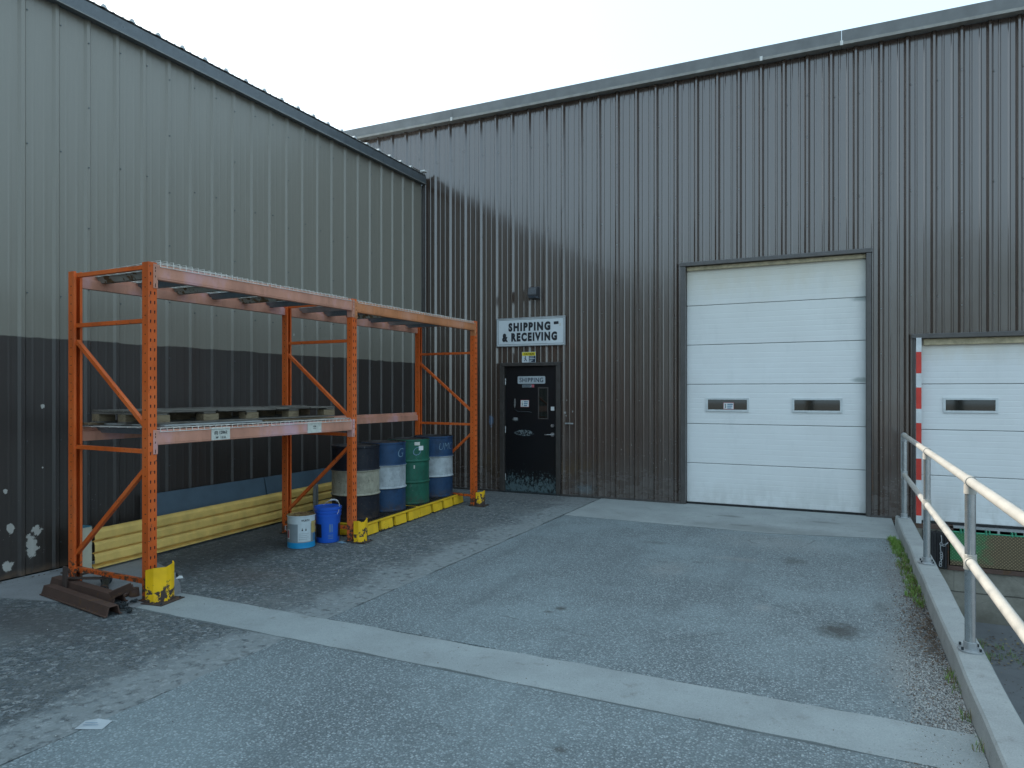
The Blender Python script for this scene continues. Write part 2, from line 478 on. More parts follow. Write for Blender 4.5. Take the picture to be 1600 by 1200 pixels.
def mat_plate():
    n = NT("green_diamond_plate")
    x, y, z = n.xyz()
    # raised lozenges in two directions
    def loz(sx, sz):
        u = n.math('ADD', n.math('MULTIPLY', x, sx), n.math('MULTIPLY', z, sz))
        return n.math('SINE', u)
    p1 = loz(165, 0)
    p2 = loz(0, 165)
    h = n.math('MAXIMUM', n.math('MULTIPLY', p1, p2), 0.0)
    rust = n.step(n.math('ADD', n.math('MULTIPLY', n.noise(3, 5, 0.7), 0.6), n.math('MULTIPLY', x, 0.45)), 0.90, 1.12)
    rust = n.math('MAXIMUM', rust, n.step(n.math('ADD', z, n.math('MULTIPLY', n.noise(9, 4), 0.06)), -0.42, -0.47))
    col = n.mix(h, (0.035, 0.17, 0.06), (0.10, 0.30, 0.13))
    rcol = n.mix(h, (0.10, 0.075, 0.04), (0.30, 0.22, 0.12))
    c = n.mix(rust, col, rcol)
    return n.set(c, 0.55, 0, 0.5, n.bump(h, 0.8, 0.004))


def mat_galv(name, col=(0.44, 0.46, 0.47)):
    n = NT(name)
    v = n.voro(60, out='Color')
    c = n.mix(0.3, n.ramp(n.noise(6, 4), [(0.3, tuple(k * 0.8 for k in col)), (0.7, col)]),
              n.ramp(n.xyz(v)[0], [(0, tuple(k * 0.7 for k in col)), (1, tuple(min(1, k * 1.15) for k in col))]))
    return n.set(c, 0.42, 0.55, 0.5, n.bump(n.noise(40, 3), 0.1, 0.001))


M = {}
M['brown'] = mat_brown()
M['trim'] = simple("brown_trim_enamel", (0.060, 0.052, 0.048), 0.36, spec=0.9, grime=0.3)
M['gutter'] = simple("grey_brown_gutter", (0.15, 0.155, 0.155), 0.38, spec=0.8, grime=0.25, scale=4)
M['lip'] = simple("pale_gutter_lip", (0.27, 0.26, 0.235), 0.5, grime=0.3)
M['side'] = mat_side()
M['sidetrim'] = simple("slate_eave_trim", (0.070, 0.085, 0.095), 0.34, spec=0.9, grime=0.25)
M['roofmetal'] = simple("galvalume_roof_sheet", (0.52, 0.53, 0.52), 0.4, 0.3)
M['core'] = simple("dark_light_block", (0.02, 0.02, 0.02), 0.9)
M['asphalt'] = mat_asphalt()
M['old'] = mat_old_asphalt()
M['strip'] = mat_concrete("trench_concrete", 0.33, (0.92, 1.03, 1.02), 0.75)
M['apron'] = mat_concrete("apron_concrete", 0.33, (0.93, 1.02, 1.0), 0.6, 1.0,
                          oil=(((-1.35, 9.75, 0), (0.22, 0.10, 1), 0.45), ((-1.15, 9.15, 0), (0.18, 0.09, 1), 0.35),
                               ((-0.2, 9.8, 0), (0.22, 0.10, 1), 0.35), ((-0.9, 9.0, 0), (1.3, 0.35, 1), 0.28)))
M['pad'] = mat_concrete("stained_pad_concrete", 0.27, (0.97, 1.0, 1.02), 0.8)
M['kerb'] = mat_concrete("kerb_concrete", 0.34, (0.96, 1.02, 0.99), 0.55, 1.7)
M['lowerwall'] = mat_lower_wall()
M['pit'] = mat_concrete("lower_drive_concrete", 0.16, (0.96, 1.0, 1.04), 0.7)
M['earth'] = simple("dark_subgrade", (0.03, 0.027, 0.023), 0.95, grime=0.5, scale=30, bump=0.5)
M['farground'] = simple("gravel_yard", (0.20, 0.185, 0.16), 0.95, grime=0.4, scale=2, bump=0.5)
M['white'] = mat_white_door()
M['frame_white'] = simple("white_window_frame", (0.60, 0.63, 0.63), 0.4, grime=0.15)
M['glass'] = NT("dark_window_glass").set((0.012, 0.014, 0.012), 0.04, 0, 0.9)
M['tan'] = simple("weathered_head_seal", (0.50, 0.42, 0.27), 0.7, grime=0.35, scale=14)
M['rubber'] = simple("black_rubber", (0.02, 0.02, 0.022), 0.7, grime=0.5, scale=30, bump=0.6)
M['blackdoor'] = mat_black_door()
M['jamb'] = simple("brown_door_frame", (0.055, 0.047, 0.042), 0.45, grime=0.3)
M['steel'] = simple("brushed_steel", (0.55, 0.56, 0.57), 0.3, 0.9, grime=0.2)
M['orange'] = mat_orange("orange_rack_paint", (0.68, 0.120, 0.018), 0.365)
M['salmon'] = mat_orange("faded_salmon_beam_paint", (0.57, 0.27, 0.185), 0.29)
M['tanorange'] = mat_orange("faded_tan_orange_beam_paint", (0.58, 0.225, 0.095), 0.31)
M['hole'] = simple("hole_shadow_steel", (0.012, 0.008, 0.008), 0.9)  # near-black standing in for the shade inside holes
M['galv'] = mat_galv("galvanised_steel")
M['galvpipe'] = mat_galv("smooth_galvanised_pipe", (0.52, 0.55, 0.56))
M['galvpipe'].node_tree.nodes["Principled BSDF"].inputs["Metallic"].default_value = 0.85
M['galvpipe'].node_tree.nodes["Principled BSDF"].inputs["Roughness"].default_value = 0.26
M['galvblue'] = mat_galv("blue_grey_galvanised", (0.23, 0.29, 0.33))
M['chanrust'] = worn("rusty_galvanised_channel", (0.30, 0.31, 0.27), (0.16, 0.10, 0.045), 0.5, 0.6, 14)
M['wire'] = simple("white_zinc_wire", (0.62, 0.60, 0.55), 0.5, 0.2)
M['railwhite'] = simple("sunlit_cream_rail", (0.42, 0.40, 0.36), 0.42, grime=0.12, scale=4)  # cream tone of the sunlit rail put into its colour
M['wood'] = mat_wood("weathered_grey_pallet_wood", (0.07, 0.06, 0.05), (0.165, 0.15, 0.128))
M['woodblock'] = mat_wood("pallet_block_wood", (0.11, 0.08, 0.05), (0.24, 0.19, 0.12))
M['ply'] = simple("pale_weathered_plywood", (0.36, 0.37, 0.36), 0.8, grime=0.3, scale=6)
M['plybrown'] = mat_wood("brown_board_wood", (0.10, 0.07, 0.04), (0.22, 0.16, 0.10))
M['yellow'] = worn("yellow_guard_paint", (0.92, 0.52, 0.006), (0.075, 0.05, 0.045), 0.40, 0.5, 14, zlow=0.22)
M['railyellow'] = worn("pale_yellow_guardrail_paint", (0.86, 0.58, 0.17), (0.16, 0.12, 0.06), 0.33, 0.5, 30)
M['spillyellow'] = worn("yellow_plastic_sump", (0.86, 0.52, 0.02), (0.07, 0.065, 0.06), 0.345, 0.55, 14, zlow=0.045)
M['cream'] = worn("cream_post_paint", (0.55, 0.52, 0.40), (0.16, 0.11, 0.06), 0.35, 0.6, 14)
M['teal'] = simple("teal_cap", (0.06, 0.20, 0.26), 0.5)
M['sheetblue'] = simple("slate_blue_sheet", (0.085, 0.13, 0.17), 0.42, grime=0.2, scale=3)
M['grate'] = simple("black_plastic_grate", (0.018, 0.018, 0.020), 0.55, grime=0.4)
M['rust'] = worn("rusty_channel_steel", (0.085, 0.045, 0.032), (0.15, 0.08, 0.045), 0.45, 0.75, 20)
M['rustdark'] = worn("dark_rusty_steel", (0.06, 0.04, 0.032), (0.13, 0.065, 0.035), 0.45, 0.75, 30)
M['iron'] = simple("oxidised_iron", (0.05, 0.06, 0.065), 0.5, 0.5, grime=0.4, scale=40)
M['dblack'] = mat_drum("black_drum_paint", (0.012, 0.014, 0.022), 0.2, (0.07, 0.045, 0.035))
M['dbeige'] = mat_drum("stained_beige_drum_band", (0.36, 0.34, 0.26), 0.75, (0.12, 0.105, 0.07))
M['dblue'] = mat_drum("blue_drum_paint", (0.018, 0.055, 0.125), 0.3, (0.025, 0.04, 0.075))
M['dwhite'] = mat_drum("white_drum_band", (0.42, 0.46, 0.48), 0.3, (0.24, 0.26, 0.27))
M['dgreen'] = mat_drum("green_drum_paint", (0.016, 0.115, 0.075), 0.55, (0.045, 0.060, 0.045))
M['lid'] = mat_drum("rusty_drum_lid", (0.035, 0.032, 0.032), 0.6, (0.14, 0.07, 0.04))
M['chalk'] = simple("pale_chalk_marking", (0.17, 0.27, 0.35), 0.9, grime=0.3, scale=60)
M['paper'] = simple("white_paper", (0.70, 0.71, 0.70), 0.8, grime=0.12)
M['label'] = simple("faded_cream_label", (0.56, 0.56, 0.50), 0.7, grime=0.2, scale=20)
M['ink'] = simple("black_ink", (0.012, 0.014, 0.02), 0.5)
M['navy'] = simple("dark_navy_print", (0.018, 0.03, 0.055), 0.5)
M['signwhite'] = simple("white_sign_face", (0.60, 0.64, 0.66), 0.35, grime=0.12, scale=3)
M['signgrey'] = simple("grey_sign_face", (0.42, 0.46, 0.48), 0.4, grime=0.1)
M['signyellow'] = simple("yellow_print", (0.75, 0.60, 0.02), 0.5, grime=0.1)
M['red'] = simple("red_reflective_stripe", (0.62, 0.045, 0.03), 0.4, grime=0.15)
M['stripewhite'] = simple("white_reflective_stripe", (0.66, 0.68, 0.68), 0.4, grime=0.15)
M['pailblue'] = simple("bright_blue_plastic", (0.012, 0.10, 0.52), 0.35, grime=0.12, scale=5)
M['pailblack'] = simple("black_print_on_pail", (0.015, 0.018, 0.03), 0.4)
M['cyan'] = simple("cyan_print", (0.01, 0.26, 0.52), 0.4, grime=0.1)
M['canwhite'] = simple("white_tin_paint", (0.52, 0.58, 0.60), 0.35, grime=0.12)
M['cangrey'] = simple("grey_tin_print", (0.22, 0.26, 0.28), 0.35, grime=0.12)
M['canrust'] = worn("rusty_tin_lid", (0.30, 0.20, 0.07), (0.14, 0.07, 0.03), 0.5, 0.6, 20)
M['pinkprint'] = simple("red_print", (0.45, 0.12, 0.14), 0.4)
M['ochre'] = simple("ochre_print", (0.48, 0.36, 0.12), 0.4)
M['tealprint'] = simple("blue_print", (0.05, 0.16, 0.28), 0.4)
M['lamp'] = simple("bronze_lamp_housing", (0.035, 0.038, 0.045), 0.35, spec=0.8)
M['lens'] = simple("prismatic_lens", (0.10, 0.12, 0.15), 0.2, spec=0.9)
M['plate'] = mat_plate()
M['greensteel'] = worn("green_hinge_paint", (0.05, 0.30, 0.17), (0.10, 0.08, 0.05), 0.42, 0.5, 30)
M['brownsteel'] = worn("brown_steel_angle", (0.105, 0.062, 0.048), (0.15, 0.09, 0.05), 0.45, 0.7, 14)
M['grass'] = simple("grass_blade", (0.15, 0.29, 0.035), 0.6, grime=0.4, scale=30)
M['drygrass'] = simple("dry_grass_blade", (0.22, 0.18, 0.09), 0.7, grime=0.4, scale=30)
M['leaf'] = simple("dead_leaf", (0.10, 0.065, 0.04), 0.8, grime=0.5, scale=60)
M['stoneA'] = simple("pale_gravel", (0.50, 0.50, 0.48), 0.85, grime=0.5, scale=60)
M['stoneB'] = simple("dark_gravel", (0.11, 0.10, 0.095), 0.9, grime=0.5, scale=60)
M['stoneC'] = simple("brown_gravel", (0.20, 0.14, 0.10), 0.9, grime=0.5, scale=60)
M['crown'] = simple("tree_foliage", (0.09, 0.12, 0.035), 0.6, grime=0.6, scale=1.5)
M['bark'] = simple("tree_bark", (0.10, 0.08, 0.06), 0.9, grime=0.5, scale=12)
M['sealant'] = simple("white_sealant", (0.65, 0.65, 0.62), 0.6)


# ------------------------------------------------------------------ mesh helpers
class MB:
    def __init__(s):
        s.v, s.f, s.m, s.sm = [], [], [], []

    def add(s, vs, fs, mat=0, smooth=False):
        o = len(s.v)
        s.v += [tuple(p) for p in vs]
        for f in fs:
            s.f.append([i + o for i in f])
            s.m.append(mat)
            s.sm.append(smooth)
        return s

    def box(s, x0, x1, y0, y1, z0, z1, mat=0, T=None):
        vs = [(x0, y0, z0), (x1, y0, z0), (x1, y1, z0), (x0, y1, z0), (x0, y0, z1), (x1, y0, z1), (x1, y1, z1), (x0, y1, z1)]
        if T is not None:
            vs = [T @ Vector(p) for p in vs]
        return s.add(vs, [(0, 3, 2, 1), (4, 5, 6, 7), (0, 1, 5, 4), (1, 2, 6, 5), (2, 3, 7, 6), (3, 0, 4, 7)], mat)

    def tube(s, pts, r, seg=8, mat=0, smooth=True, caps=True):
        pts = [Vector(p) for p in pts]
        n = len(pts)
        up = None
        rings = []
        for i, p in enumerate(pts):
            d = (pts[min(i + 1, n - 1)] - pts[max(i - 1, 0)]).normalized()
            if up is None:
                up = Vector((0, 0, 1)) if abs(d.z) < 0.9 else Vector((1, 0, 0))
            a = d.cross(up).normalized()
            b = a.cross(d).normalized()
            up = b
            rr = r[i] if isinstance(r, (list, tuple)) else r
            rings.append([p + a * math.cos(2 * math.pi * k / seg) * rr + b * math.sin(2 * math.pi * k / seg) * rr for k in range(seg)])
        vs = [q for ring in rings for q in ring]
        fs = []
        for i in range(n - 1):
            for k in range(seg):
                k2 = (k + 1) % seg
                fs.append((i * seg + k, i * seg + k2, (i + 1) * seg + k2, (i + 1) * seg + k))
        s.add(vs, fs, mat, smooth)
        if caps:
            s.add(rings[0], [tuple(range(seg))], mat)
            s.add(rings[-1], [tuple(reversed(range(seg)))], mat)
        return s

    def lathe(s, prof, seg=40, c=(0, 0, 0), mats=None, smooth=True):
        """prof: (r, z) from bottom to top; mats: material per band"""
        for i in range(len(prof) - 1):
            (r0, z0), (r1, z1) = prof[i], prof[i + 1]
            vs, fs = [], []
            for k in range(seg):
                a = 2 * math.pi * k / seg
                vs.append((c[0] + r0 * math.cos(a), c[1] + r0 * math.sin(a), c[2] + z0))
                vs.append((c[0] + r1 * math.cos(a), c[1] + r1 * math.sin(a), c[2] + z1))
            for k in range(seg):
                k2 = (k + 1) % seg
                if r0 < 1e-6:
                    fs.append((2 * k, 2 * k2 + 1, 2 * k + 1))
                elif r1 < 1e-6:
                    fs.append((2 * k, 2 * k2, 2 * k + 1))
                else:
                    fs.append((2 * k, 2 * k2, 2 * k2 + 1, 2 * k + 1))
            s.add(vs, fs, mats[i] if mats else 0, smooth)
        return s

    def prism(s, poly, z0, z1, T=None, mat=0):
        """poly in xy, extruded in z"""
        n = len(poly)
        vs = [Vector((p[0], p[1], z0)) for p in poly] + [Vector((p[0], p[1], z1)) for p in poly]
        if T is not None:
            vs = [T @ p for p in vs]
        fs = [tuple(reversed(range(n))), tuple(range(n, 2 * n))]
        fs += [(i, (i + 1) % n, (i + 1) % n + n, i + n) for i in range(n)]
        return s.add(vs, fs, mat)

    def build(s, name, mats, parent=None, loc=None, rot=None, bevel=0.0, kind=None, merge=False):
        me = bpy.data.meshes.new(name)
        me.from_pydata(s.v, [], s.f)
        if not isinstance(mats, (list, tuple)):
            mats = [mats]
        for m in mats:
            me.materials.append(M[m] if isinstance(m, str) else m)
        me.polygons.foreach_set('material_index', s.m)
        me.polygons.foreach_set('use_smooth', s.sm)
        if merge:
            import bmesh
            bm = bmesh.new()
            bm.from_mesh(me)
            bmesh.ops.remove_doubles(bm, verts=bm.verts, dist=1e-5)
            bmesh.ops.recalc_face_normals(bm, faces=bm.faces)
            bm.to_mesh(me)
            bm.free()
        me.update()
        return link(name, me, parent, loc, rot, bevel, kind)


def link(name, me, parent=None, loc=None, rot=None, bevel=0.0, kind=None):
    o = bpy.data.objects.new(name, me)
    COL.objects.link(o)
    if parent is not None: o.parent = parent
    if loc is not None: o.location = loc
    if rot is not None: o.rotation_euler = rot
    if bevel:
        b = o.modifiers.new("bevel", 'BEVEL')
        b.width = bevel
        b.segments = 2
        b.limit_method = 'ANGLE'
        b.angle_limit = math.radians(40)
        b.harden_normals = False
    if kind: o['kind'] = kind
    return o


def tag(o, label=None, cat=None, group=None, kind=None):
    if label: o['label'] = label
    if cat: o['category'] = cat
    if group: o['group'] = group
    if kind: o['kind'] = kind
    return o


def empty(name, loc=(0, 0, 0), rz=0.0):
    o = bpy.data.objects.new(name, None)
    COL.objects.link(o)
    o.location = loc
    o.rotation_euler = (0, 0, rz)
    o.empty_display_size = 0.1
    return o


FONT = bpy.data.fonts.load('<builtin>') if False else None


def text_mesh(txt, size, width=None, bold=0.0, shear=0.0, spacing=1.0):
    """flat lettering in the local XY plane centred on the origin; width squeezes it to a real width"""
    cu = bpy.data.curves.new("lettering", 'FONT')
    cu.body = txt
    cu.size = size
    cu.align_x = 'CENTER'
    cu.align_y = 'CENTER'
    cu.offset = bold
    cu.shear = shear
    cu.space_character = spacing
    cu.extrude = 0.0008
    cu.resolution_u = 3
    o = bpy.data.objects.new("lettering", cu)
    COL.objects.link(o)
    dg = bpy.context.evaluated_depsgraph_get()
    dg.update()
    me = bpy.data.meshes.new_from_object(o.evaluated_get(dg))
    bpy.data.objects.remove(o)
    xs = [v.co.x for v in me.vertices]
    ys = [v.co.y for v in me.vertices]
    cx, cy = (max(xs) + min(xs)) / 2, (max(ys) + min(ys)) / 2
    k = width / (max(xs) - min(xs)) if width else 1.0
    for v in me.vertices:
        v.co.x = (v.co.x - cx) * k
        v.co.y -= cy
    me.name = "lettering"
    me.materials.clear()
    return me


def wall_text(txt, size, x, y, z, mat, parent, width=None, bold=0.0, shear=0.0, spacing=1.0, name="lettering"):
    me = text_mesh(txt, size, width, bold, shear, spacing)
    me.materials.append(M[mat])
    return link(name, me, parent, (x, y, z), (math.radians(90), 0, 0))


# ------------------------------------------------------------------ siding profile
def profile(a, b, phase, pitch=0.3048, h=0.036, hb=0.040, ht=0.013, mh=0.0072):
    pts = []
    k = math.floor((a - phase) / pitch) - 1
    while phase + k * pitch < b + pitch:
        c = phase + k * pitch
        pts += [(c - hb, 0), (c - ht, h), (c + ht, h), (c + hb, 0)]
        for q in (0.1016, 0.2032):
            pts += [(c + q - 0.016, 0), (c + q - 0.007, mh), (c + q + 0.007, mh), (c + q + 0.016, 0)]
        k += 1
    def at(x):
        for (x0, y0), (x1, y1) in zip(pts, pts[1:]):
            if x0 <= x <= x1:
                return y0 + (y1 - y0) * (x - x0) / max(1e-9, x1 - x0)
        return 0
    return [(a, at(a))] + [p for p in pts if a + 1e-4 < p[0] < b - 1e-4] + [(b, at(b))]


def siding(mb, a, b, z0, z1, phase, fn):
    """fn(s, h, z) -> world point; a vertical ribbed sheet with a folded-back edge"""
    pr = profile(a, b, phase)
    vs = [fn(s, h, z0) for s, h in pr] + [fn(s, h, z1) for s, h in pr]
    n = len(pr)
    mb.add(vs, [(i, i + 1, n + i + 1, n + i) for i in range(n - 1)])
    vs = [fn(s, h, z0) for s, h in pr] + [fn(s, h - 0.0012, z0) for s, h in pr]
    mb.add(vs, [(i + 1, i, n + i, n + i + 1) for i in range(n - 1)])


# ================================================================== THE YARD (structure)
def wob(p, amp=0.012, f=3.0):
    return amp * (noise.noise(Vector((p[0] * f, p[1] * f, 3.1))))


def slab(name, edge, z, thick, mat, kind='structure', amp=0.010, step=0.12, fine=()):
    """a sheet of paving from an outline; long edges broken and slightly ragged"""
    pts = []
    n = len(edge)
    for i in range(n):
        p, q = Vector(edge[i]), Vector(edge[(i + 1) % n])
        L = (q - p).length
        if i in fine and L > step:
            m = int(L / step)
            d = (q - p) / L
            nrm = Vector((d.y, -d.x))
            for j in range(m):
                c = p + (q - p) * j / m
                k = 0 if j == 0 else wob(c, amp, 3.0) + wob(c, amp * 0.6, 11.0)
                pts.append((c.x + nrm.x * k, c.y + nrm.y * k))
        else:
            pts.append((p.x, p.y))
    mb = MB()
    mb.prism(pts, z - thick, z)
    o = mb.build(name, mat)
    tag(o, kind=kind)
    return o


XA, YB = -6.76, 10.55
SEAM = -3.45
# ground underneath everything that is paved at yard level
o = MB().box(-30, 0.60, -20, 10.9, -0.30, -0.030).build("ground", 'earth'); tag(o, kind='structure')
o = MB().box(-90, 90, -90, -20.01, -0.30, -0.02).box(30.01, 90, -20, 60, -0.30, -0.02).box(-90, -30.01, -20, 60, -0.30, -0.02).build("far_ground", 'farground'); tag(o, kind='structure')
slab("asphalt_pavement", [(SEAM, 4.072), (0.60, 4.072), (0.60, 9.06), (-0.79, 8.765), (SEAM + 0.02, 8.87)], 0.0, 0.03, 'asphalt', fine=(0, 2, 3, 4))
slab("asphalt_pavement", [(-3.43, -20), (0.60, -20), (0.60, 3.625), (-3.43, 3.625)], 0.0, 0.03, 'asphalt', fine=(2, 3))
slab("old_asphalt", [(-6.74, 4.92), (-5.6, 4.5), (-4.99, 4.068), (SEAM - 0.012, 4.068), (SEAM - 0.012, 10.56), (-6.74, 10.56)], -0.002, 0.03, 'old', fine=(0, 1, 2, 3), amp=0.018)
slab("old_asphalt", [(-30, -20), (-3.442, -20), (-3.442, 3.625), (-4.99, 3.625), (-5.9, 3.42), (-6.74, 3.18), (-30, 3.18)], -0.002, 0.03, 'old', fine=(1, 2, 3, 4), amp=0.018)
slab("concrete_strip", [(-4.985, 3.635), (0.60, 3.635), (0.60, 4.058), (-4.985, 4.058)], 0.004, 0.05, 'strip', fine=(0, 2), amp=0.016)
slab("concrete_pad", [(-6.74, 3.19), (-5.9, 3.43), (-4.991, 3.637), (-4.991, 4.058), (-5.6, 4.49), (-6.74, 4.91)], 0.003, 0.05, 'pad', fine=(0, 1, 2, 3, 4), amp=0.012)
slab("concrete_apron", [(SEAM + 0.02, 8.88), (-0.79, 8.775), (0.60, 9.07), (0.60, 10.60), (SEAM + 0.02, 10.60)], 0.004, 0.05, 'apron', fine=(0, 1), amp=0.008)

# lower drive beside the dock, falling away behind the kerb wall
mb = MB()
mb.add([(0.76, 1, -1.24), (30, 1, -1.24), (30, 10.9, -1.24), (0.76, 10.9, -1.24), (0.76, -20, -0.02), (30, -20, -0.02)],
       [(0, 1, 2, 3), (4, 5, 1, 0)])
mb.add([(30, -20, -0.02), (30, -20, -1.6), (30, 10.9, -1.6), (30, 10.9, -0.02)], [(0, 1, 2, 3)])
o = mb.build("lower_drive", 'pit'); tag(o, kind='structure')

# kerb: the top of the retaining wall between the yard and the lower drive
mb = MB()
KY = [9.955, 7.1, 3.2, -1.2, -6, -12, -20]
for i in range(len(KY) - 1):
    y1, y0 = KY[i], KY[i + 1]
    sub = max(2, int((y1 - y0) / 0.25))
    for j in range(sub):
        a, b = y0 + (y1 - y0) * j / sub, y0 + (y1 - y0) * (j + 1) / sub
    mb2 = MB()
    zt = 0.132
    rows = []
    for j in range(sub + 1):
        y = y0 + 0.003 + (y1 - y0 - 0.006) * j / sub
        l = 0.612 + wob((0, y), 0.012, 1.3)
        r = 0.775 + wob((5, y), 0.010, 1.1)
        t = zt + wob((9, y), 0.006, 1.7)
        rows.append([(l - 0.012, y, -0.06), (l, y, t - 0.012), (l + 0.012, y, t), (r - 0.010, y, t), (r, y, t - 0.010), (r, y, -1.35), (l - 0.012, y, -1.35)])
    vs = [p for row in rows for p in row]
    fs = []
    for j in range(sub):
        for k in range(7):
            k2 = (k + 1) % 7
            fs.append((j * 7 + k, j * 7 + k2, (j + 1) * 7 + k2, (j + 1) * 7 + k))
    fs += [tuple(range(6, -1, -1)), tuple(range(sub * 7, sub * 7 + 7))]
    mb2.add(vs, fs)
    o = mb2.build("kerb", 'kerb'); tag(o, kind='structure')

# ================================================================== RIGHT-HAND BUILDING
bB = empty("metal_warehouse", (0, 10.7, 0))
tag(bB, "dark brown ribbed metal warehouse with the white overhead doors and black entrance door", "warehouse")
WO = Vector((0, -10.7, 0))


def bpart(mb, name, mats, parent=None, **k):
    o = mb.build(name, mats, parent or bB, **k)
    if parent is None or parent is bB:
        o.location = WO
    return o


bpart(MB().box(-14, 16, 10.90, 26, -1.2, 6.40).box(-14, -2.3, 10.62, 10.895, -0.1, 6.4).box(0.5, 0.85, 10.62, 10.895, -1.2, 6.4)
      .box(-2.3, 0.5, 10.66, 10.895, 3.70, 6.4).box(0.85, 3.4, 10.66, 10.895, 2.5, 6.4).box(3.42, 16, 10.62, 10.895, -1.2, 6.4), "light_block_core", 'core')  # solid unseen backing behind the panels, added to block light
bpart(MB().add([(-14.2, 10.42, 6.43), (16.2, 10.42, 6.43), (16.2, 18, 7.1), (-14.2, 18, 7.1), (-14.2, 26, 6.43), (16.2, 26, 6.43)],
               [(0, 1, 2, 3), (3, 2, 5, 4), (0, 3, 4), (1, 5, 2), (0, 4, 5, 1)]), "roof", 'gutter')
OPEN = [(-5.215, -4.135, 2.165), (-2.175, 0.345, 3.615), (0.865, 3.42, 2.44)]
fB = lambda s, h, z: (s, YB - h, z)
LAP = 0.48
for m in range(-11, 9):
    a, b = LAP + 0.9144 * m, LAP + 0.9144 * (m + 1)
    cuts = sorted({a, b} | {c for o_ in OPEN for c in o_[:2] if a < c < b})
    mb = MB()
    for c0, c1 in zip(cuts, cuts[1:]):
        mid = (c0 + c1) / 2
        z0 = 0.012 if mid < 0.62 else -0.06
        if mid < -6.9: z0 = 4.6
        for o_ in OPEN:
            if o_[0] < mid < o_[1]: z0 = o_[2]
        siding(mb, c0 + (0.0 if c0 in cuts[1:] else 0.0), c1, z0, 6.46, LAP, fB)
    # the lap: the edge of the next sheet sits a hair proud on the rib
    bpart(mb, "wall_panel", 'brown')
# fasteners: stitched laps every 0.6 m, other ribs on the girts
mb = MB()
k = -34
while LAP + k * 0.3048 < 7.5:
    x = LAP + k * 0.3048
    zs = [0.35 + 0.61 * i + R.uniform(-0.02, 0.02) for i in range(10)] if k % 3 == 0 else [0.35 + R.uniform(-.03, .03), 1.55, 2.95 + R.uniform(-.03, .03), 4.35, 5.75]
    for z in zs:
        if any(o_[0] - 0.03 < x < o_[1] + 0.03 and z < o_[2] + 0.06 for o_ in OPEN): continue
        if x < -6.9 and z < 5: continue
        dx = 0.0 if k % 3 == 0 else 0.045
        yy = YB - (0.036 if k % 3 == 0 else 0.0)
        mb.tube([(x + dx, yy, z), (x + dx, yy - 0.004, z)], 0.0085, 8, smooth=False)
        mb.tube([(x + dx, yy - 0.004, z), (x + dx, yy - 0.009, z)], 0.006, 6, smooth=False)
    k += 1
bpart(mb, "screw_heads", 'trim', kind='stuff')
# eave gutter
gp = [(10.545, 6.585), (10.44, 6.60), (10.405, 6.585), (10.425, 6.435), (10.405, 6.425), (10.405, 6.395), (10.50, 6.392), (10.545, 6.392)]
gx = [-14.2, -6.1, 0.0, 6.1, 16.2]
for a, b in zip(gx, gx[1:]):
    T = Matrix(((0, 0, 1, 0), (1, 0, 0, 0), (0, 1, 0, 0), (0, 0, 0, 1)))
    mb = MB().prism(gp, a + 0.002, b - 0.002, T)
    g = bpart(mb, "gutter", 'gutter')
    bpart(MB().box(a + .002, b - .002, 10.394, 10.4046, 6.386, 6.424).box(a + .002, b - .002, 10.4050, 10.50, 6.3885, 6.3915), "gutter_lip", 'lip')
for x in (-7.6, -6.1, 0.0, -1.05 + 0.02):
    if x == -6.1 or x == 0.0 or x == -1.03:
        bpart(MB().box(x - 0.018, x + 0.018, 10.384, 10.3935, 6.378, 6.44), "gutter_splice", 'sealant')
# trims: heads and jambs of the openings, base flashing
tr = MB()
tr.box(-2.185, -2.112, 10.498, 10.66, 0.005, 3.565)
bpart(tr, "jamb_trim", 'trim', bevel=0.004)
bpart(MB().box(0.300, 0.362, 10.498, 10.66, 0.005, 3.565), "jamb_trim", 'trim', bevel=0.004)
bpart(MB().box(-2.20, 0.377, 10.490, 10.66, 3.567, 3.625), "head_trim", 'trim', bevel=0.004)
bpart(MB().box(0.850, 0.880, 10.510, 10.66, -0.05, 2.385), "jamb_trim", 'trim', bevel=0.004)
bpart(MB().box(3.395, 3.44, 10.498, 10.66, -0.05, 2.385), "jamb_trim", 'trim', bevel=0.004)
bpart(MB().box(0.835, 3.455, 10.490, 10.66, 2.387, 2.448), "head_trim", 'trim', bevel=0.004)
for a_, b_ in ((-6.70, -5.23), (-4.12, -2.19), (0.365, 0.60)):
    bpart(MB().box(a_, b_, 10.500, 10.549, 0.004, 0.03), "base_trim", 'trim')


